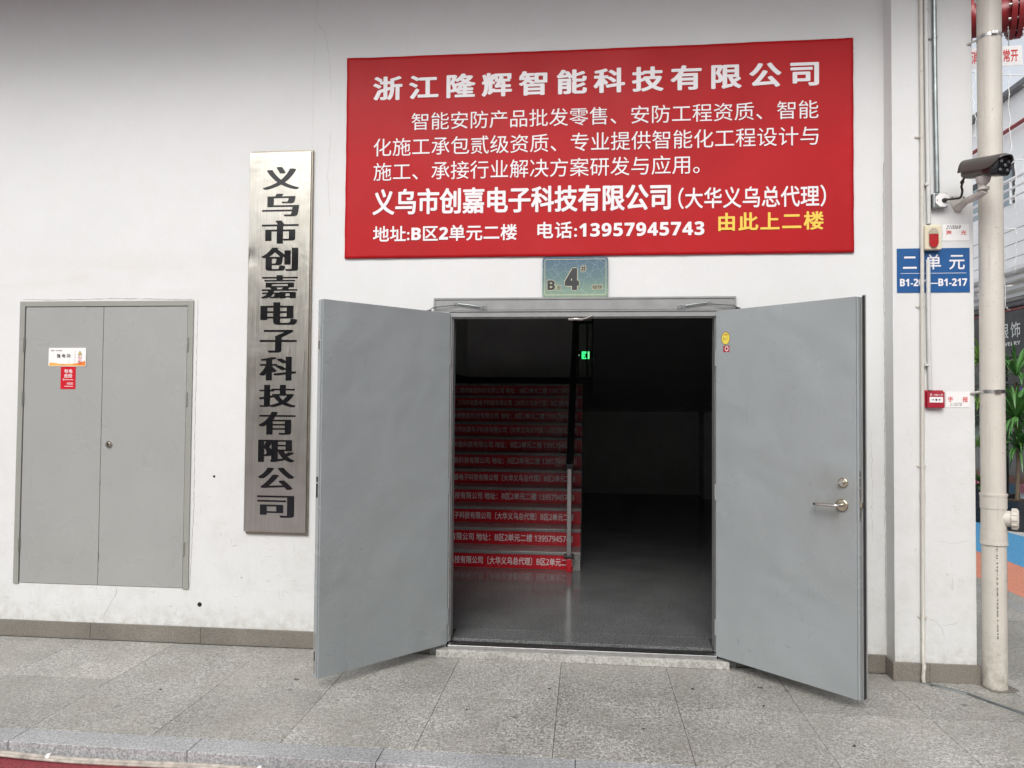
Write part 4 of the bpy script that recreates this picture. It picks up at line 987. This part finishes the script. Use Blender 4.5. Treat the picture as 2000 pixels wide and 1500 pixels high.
# plants
def blades(mb, c, n, L, w, up=(.2, 1.1), droop=1.0, spread=PI*2, a0=0):
    for k in range(n):
        a = a0 + spread*random.random(); el = random.uniform(*up); l = L*random.uniform(.65, 1.1); ww = w*random.uniform(.7, 1.1)
        d = Vector((math.cos(a), math.sin(a), 0)); side = Vector((-d.y, d.x, 0)); p = Vector(c); vs = []; e = el; m_ = 6
        for i in range(m_+1):
            t = i/m_; wd = ww*math.sin(PI*min(.97, t*.85+.13))*.5
            vs += [p-side*wd, p+side*wd]
            p = p + (d*math.cos(e)+Vector((0,0,1))*math.sin(e))*l/m_; e -= droop*(.12+.35*t)
        mb.add(vs, [(2*i, 2*i+1, 2*i+3, 2*i+2) for i in range(m_)], True)
    return mb
def dracaena(x_, y_, z_, h, label, crowns, pot=None, m='leaf'):
    t = thing('dracaena', label, 'plant', (x_, y_, z_), 'strap leaved plants by the shop')
    cs = []
    obj('stem', MB().tube([(x_, y_, z_), (x_+.02, y_, z_+h*.5), (x_, y_+.02, z_+h)], [.03, .025, .02], 8), M['bark'], t)
    for dx, dy, dz, n, L_ in crowns:
        obj('foliage', blades(MB(), (x_+dx, y_+dy, z_+dz), n, L_, .035, (-.2, 1.3), .9), M[m], t)
    return t
def pot(x_, y_, r, h, label, m, name='plant_pot'):
    t = thing(name, label, 'plant pot', (x_, y_, G0), 'pots along the side yard')
    obj('body', MB().tube([(x_, y_, G0), (x_, y_, G0+h*.9), (x_, y_, G0+h)], [r*.72, r, r*1.06], 20), m, t)
    obj('soil', MB().tube([(x_, y_, G0+h-.005), (x_, y_, G0+h+.01)], r*.9, 20), M['soil'], t)
    return t
pt1 = pot(5.95, 6.92, .20, .52, 'black slatted pot with pink flowers left of the drainpipe', M['potblack'])
for k in range(6):
    for q in range(14):
        a = 2*PI*q/14 + (k % 2)*.2; z_ = G0+.05+k*.075; rr = .20*(.74+.26*(z_-G0)/.52)+.002
        c_ = Vector((5.95+math.cos(a)*rr, 6.92+math.sin(a)*rr, z_))
        Tm = Matrix.Translation(c_) @ Matrix.Rotation(a, 4, 'Z')
        obj('slat', B(-.004, .006, -.034, .034, 0, .045, T=Tm), M['darkframe'], pt1)
fb = thing('flowering_shrub', 'low shrub with pink flowers growing in the black slatted pot', 'plant', (5.95, 6.92, G0+.53))
obj('foliage', blades(MB(), (5.95, 6.92, G0+.52), 70, .30, .05, (.1, 1.5), .8), M['leaf'], fb)
fl_ = MB()
for k in range(16):
    a = random.uniform(0, 2*PI); r = random.uniform(.08, .22); fl_.ball((5.95+r*math.cos(a), 6.92+r*math.sin(a), G0+.56+random.uniform(0, .1)), .022, 7, 5)
obj('flower', fl_, M['flower'], fb)
pot(6.35, 7.72, .17, .45, 'plain dark pot behind the slatted pot', M['potblack'])
dracaena(6.35, 7.72, G0+.4, 2.1, 'tall strap leaved plant with bright crown left of the drainpipe', [(0, 0, 2.05, 110, .62), (-.05, -.05, 1.3, 50, .5), (0, 0, .65, 60, .5)], m='leaflite')
pot(6.0, 6.13, .19, .42, 'dark pot of the drooping plant right of the drainpipe', M['potblack'])
dracaena(6.0, 6.13, G0+.35, 1.2, 'drooping dark green strap leaved plant right of the drainpipe', [(0, 0, 1.2, 130, .75), (.03, 0, .8, 90, .6)])
pot(6.42, 6.88, .18, .40, 'dark pot of the spiky plant beside the planter box', M['potblack'])
dracaena(6.42, 6.88, G0+.35, 1.75, 'spiky palm like plant rising in front of the shopfront', [(0, 0, 1.85, 60, .75), (.05, 0, 1.35, 60, .55)])
pbx = thing('planter_box', 'pale grey planter box with pink top edge at the shopfront', 'planter', (6.45, 6.0, G0))
obj('box', B(6.30, 6.85, 4.9, 6.6, G0+.16, G0+.48), M['stonewhite'], pbx, bev=.004)
obj('plinth', B(6.34, 6.81, 4.94, 6.56, G0, G0+.159), M['greysteel'], pbx)
obj('top_edge', B(6.28, 6.87, 4.88, 6.62, G0+.4805, G0+.60), M['flower'], pbx, bev=.004)
bd_ = thing('bromeliad', 'red bracted plant in the planter box behind the drooping leaves', 'plant', (6.5, 6.35, G0+.6))
obj('bract', blades(MB(), (6.5, 6.35, G0+.6), 40, .42, .05, (.6, 1.5), .5), M['redleaf'], bd_)
obj('foliage', blades(MB(), (6.5, 6.35, G0+.58), 60, .4, .04, (.0, 1.0), .8), M['leaf'], bd_)
wpst = obj('white_post', MB().tube([(6.62, 8.12, G0), (6.62, 8.12, 2.3)], .09, 16), M['whitemetal'])
tag(wpst, 'round white post standing among the potted plants in the side yard', 'post')

# fire main with flanged valve
fp = thing('fire_pipe', 'thick dark red fire main with bolted flanges high at the right edge', 'pipe', (3.2, 1.0, 4.5))
A0, A1 = Vector((2.45, 1.35, 4.66)), Vector((5.0, .35, 4.62)); dv = (A1-A0).normalized()
obj('tube', MB().tube([A0, A1], .125, 28), M['firered'], fp)
sv = dv.cross(Vector((0,0,1))).normalized(); uv = sv.cross(dv)
for t_, r_, w_ in ((.52, .17, .04), (.80, .185, .035), (.845, .185, .035), (.96, .155, .05), (1.04, .19, .035), (1.35, .19, .035), (2.0, .185, .035)):
    f_ = obj('flange', MB().tube([A0+dv*t_, A0+dv*(t_+w_)], r_, 28), M['firered'], fp, bev=.004)
    if r_ > .18:
        for q in range(10):
            a = 2*PI*q/10; c_ = A0+dv*(t_-.018)+(sv*math.cos(a)+uv*math.sin(a))*(r_-.026)
            obj('bolt', MB().tube([c_, c_+dv*(w_+.036)], .012, 6), M['bolt'], f_)
obj('drop_pipe', MB().tube([(2.80, 1.21, 4.66), (2.80, 1.21, 6.0)], .07, 16), M['firered'], fp)
hb_ = thing('roof_beam', 'dark grey steel roof beam above the fire main', 'beam', (3.2, 1.2, 4.9))
obj('flange_plate', MB().prism([(2.5, 4.86), (2.5, 4.90), (5.2, 5.20), (5.2, 5.16)], 1.6, 1.85), M['greysteel'], hb_)
obj('web', MB().prism([(2.5, 4.90), (2.5, 5.12), (5.2, 5.42), (5.2, 5.20)], 1.71, 1.74), M['greysteel'], hb_)
vs_ = thing('valve_sign', 'white tag with red characters hanging under the fire main', 'sign', (3.05, .97, 4.2))
ez_ = Vector((-.03, 0, 1)).normalized(); ex_ = Vector((1, 0, .03)).normalized(); o_ = Vector((2.72, .955, 4.193))
Ts = Matrix.Translation(o_) @ Matrix((ex_, Vector((0,1,0)), ez_)).transposed().to_4x4()
obj('tag', MB().box(0, .510, -.002, .002, 0, .150, T=Ts), M['card'], vs_)
letters('lettering', '消防阀门常开', (.150, .028, .480, .125), o_+Vector((0, -.004, 0)), tuple(ex_), tuple(ez_), M['red_print'], vs_, bold=.015)
for xq in (.1, .42): obj('hanger_wire', MB().tube([o_+ex_*xq+ez_*.149, o_+ex_*xq+ez_*.30], .003, 6), M['galv'], vs_)

# hanging icicle light strings in the side yard
def strand_line(p0, p1, n, ln, label):
    t = thing('light_string', label, 'string lights', tuple(p0), 'icicle light strings across the side yard')
    p0, p1 = Vector(p0), Vector(p1)
    obj('wire', MB().tube([p0, (p0+p1)/2-Vector((0,0,.05)), p1], .006, 6), M['strand'], t)
    for k in range(n):
        b = p0.lerp(p1, (k+.5)/n); z = 0; P = [b.copy()]; l = ln*random.uniform(.45, 1.0)
        while z < l:
            z += .07; P.append(b+Vector((random.uniform(-.018, .018), random.uniform(-.018, .018), -z)))
        P += [P[-1]+Vector((.03, 0, -.02)), P[-1]+Vector((.02, .0, .02))]
        mb = MB().tube(P, .0045, 5)
        for p in P[2::2]: mb.tube([p, p+Vector((random.uniform(-.05, .05), random.uniform(-.03, .03), -.02))], .003, 4)
        obj('strand', mb, M['strand'], t)
strand_line((3.6, 4.6, 5.9), (6.8, 4.9, 5.75), 15, 1.1, 'upper string of white icicle lights high across the side yard')
strand_line((3.6, 5.6, 5.15), (6.8, 5.9, 5.05), 15, .9, 'middle string of white icicle lights below the upper one')
strand_line((3.8, 6.4, 4.35), (6.9, 6.7, 4.30), 18, 1.3, 'lowest string of white icicle lights over the shop fascia')

# ------------------------------------------------------------------ block across the yard (behind the camera; it lights up reflections)
ob = thing('arcade_building', 'long grey arcade block facing the wall from across the yard', 'building', (0, -15, -.065))
obj('wall', MB().box(-25, 25, -15.4, -15, 4.0, 6.6).box(-25, 25, -19, -18.6, G0, 6.6), M['greywall'], ob)
obj('roof', B(-25, 25, -19, -15, 6.6, 6.8), M['greywall'], ob)
for k in range(11):
    obj('column', B(-25+k*4.9, -24.4+k*4.9, -15.6, -15, G0, 4.0), M['stonewhite'], ob)
for k in range(10):
    wn = obj('shop_window', B(-24.2+k*4.9, -20.3+k*4.9, -15.2, -15.1, G0, 3.9), M['shutter'], ob)
_o = bpy.data.objects.get('lettering_source'); bpy.data.objects.remove(_o)
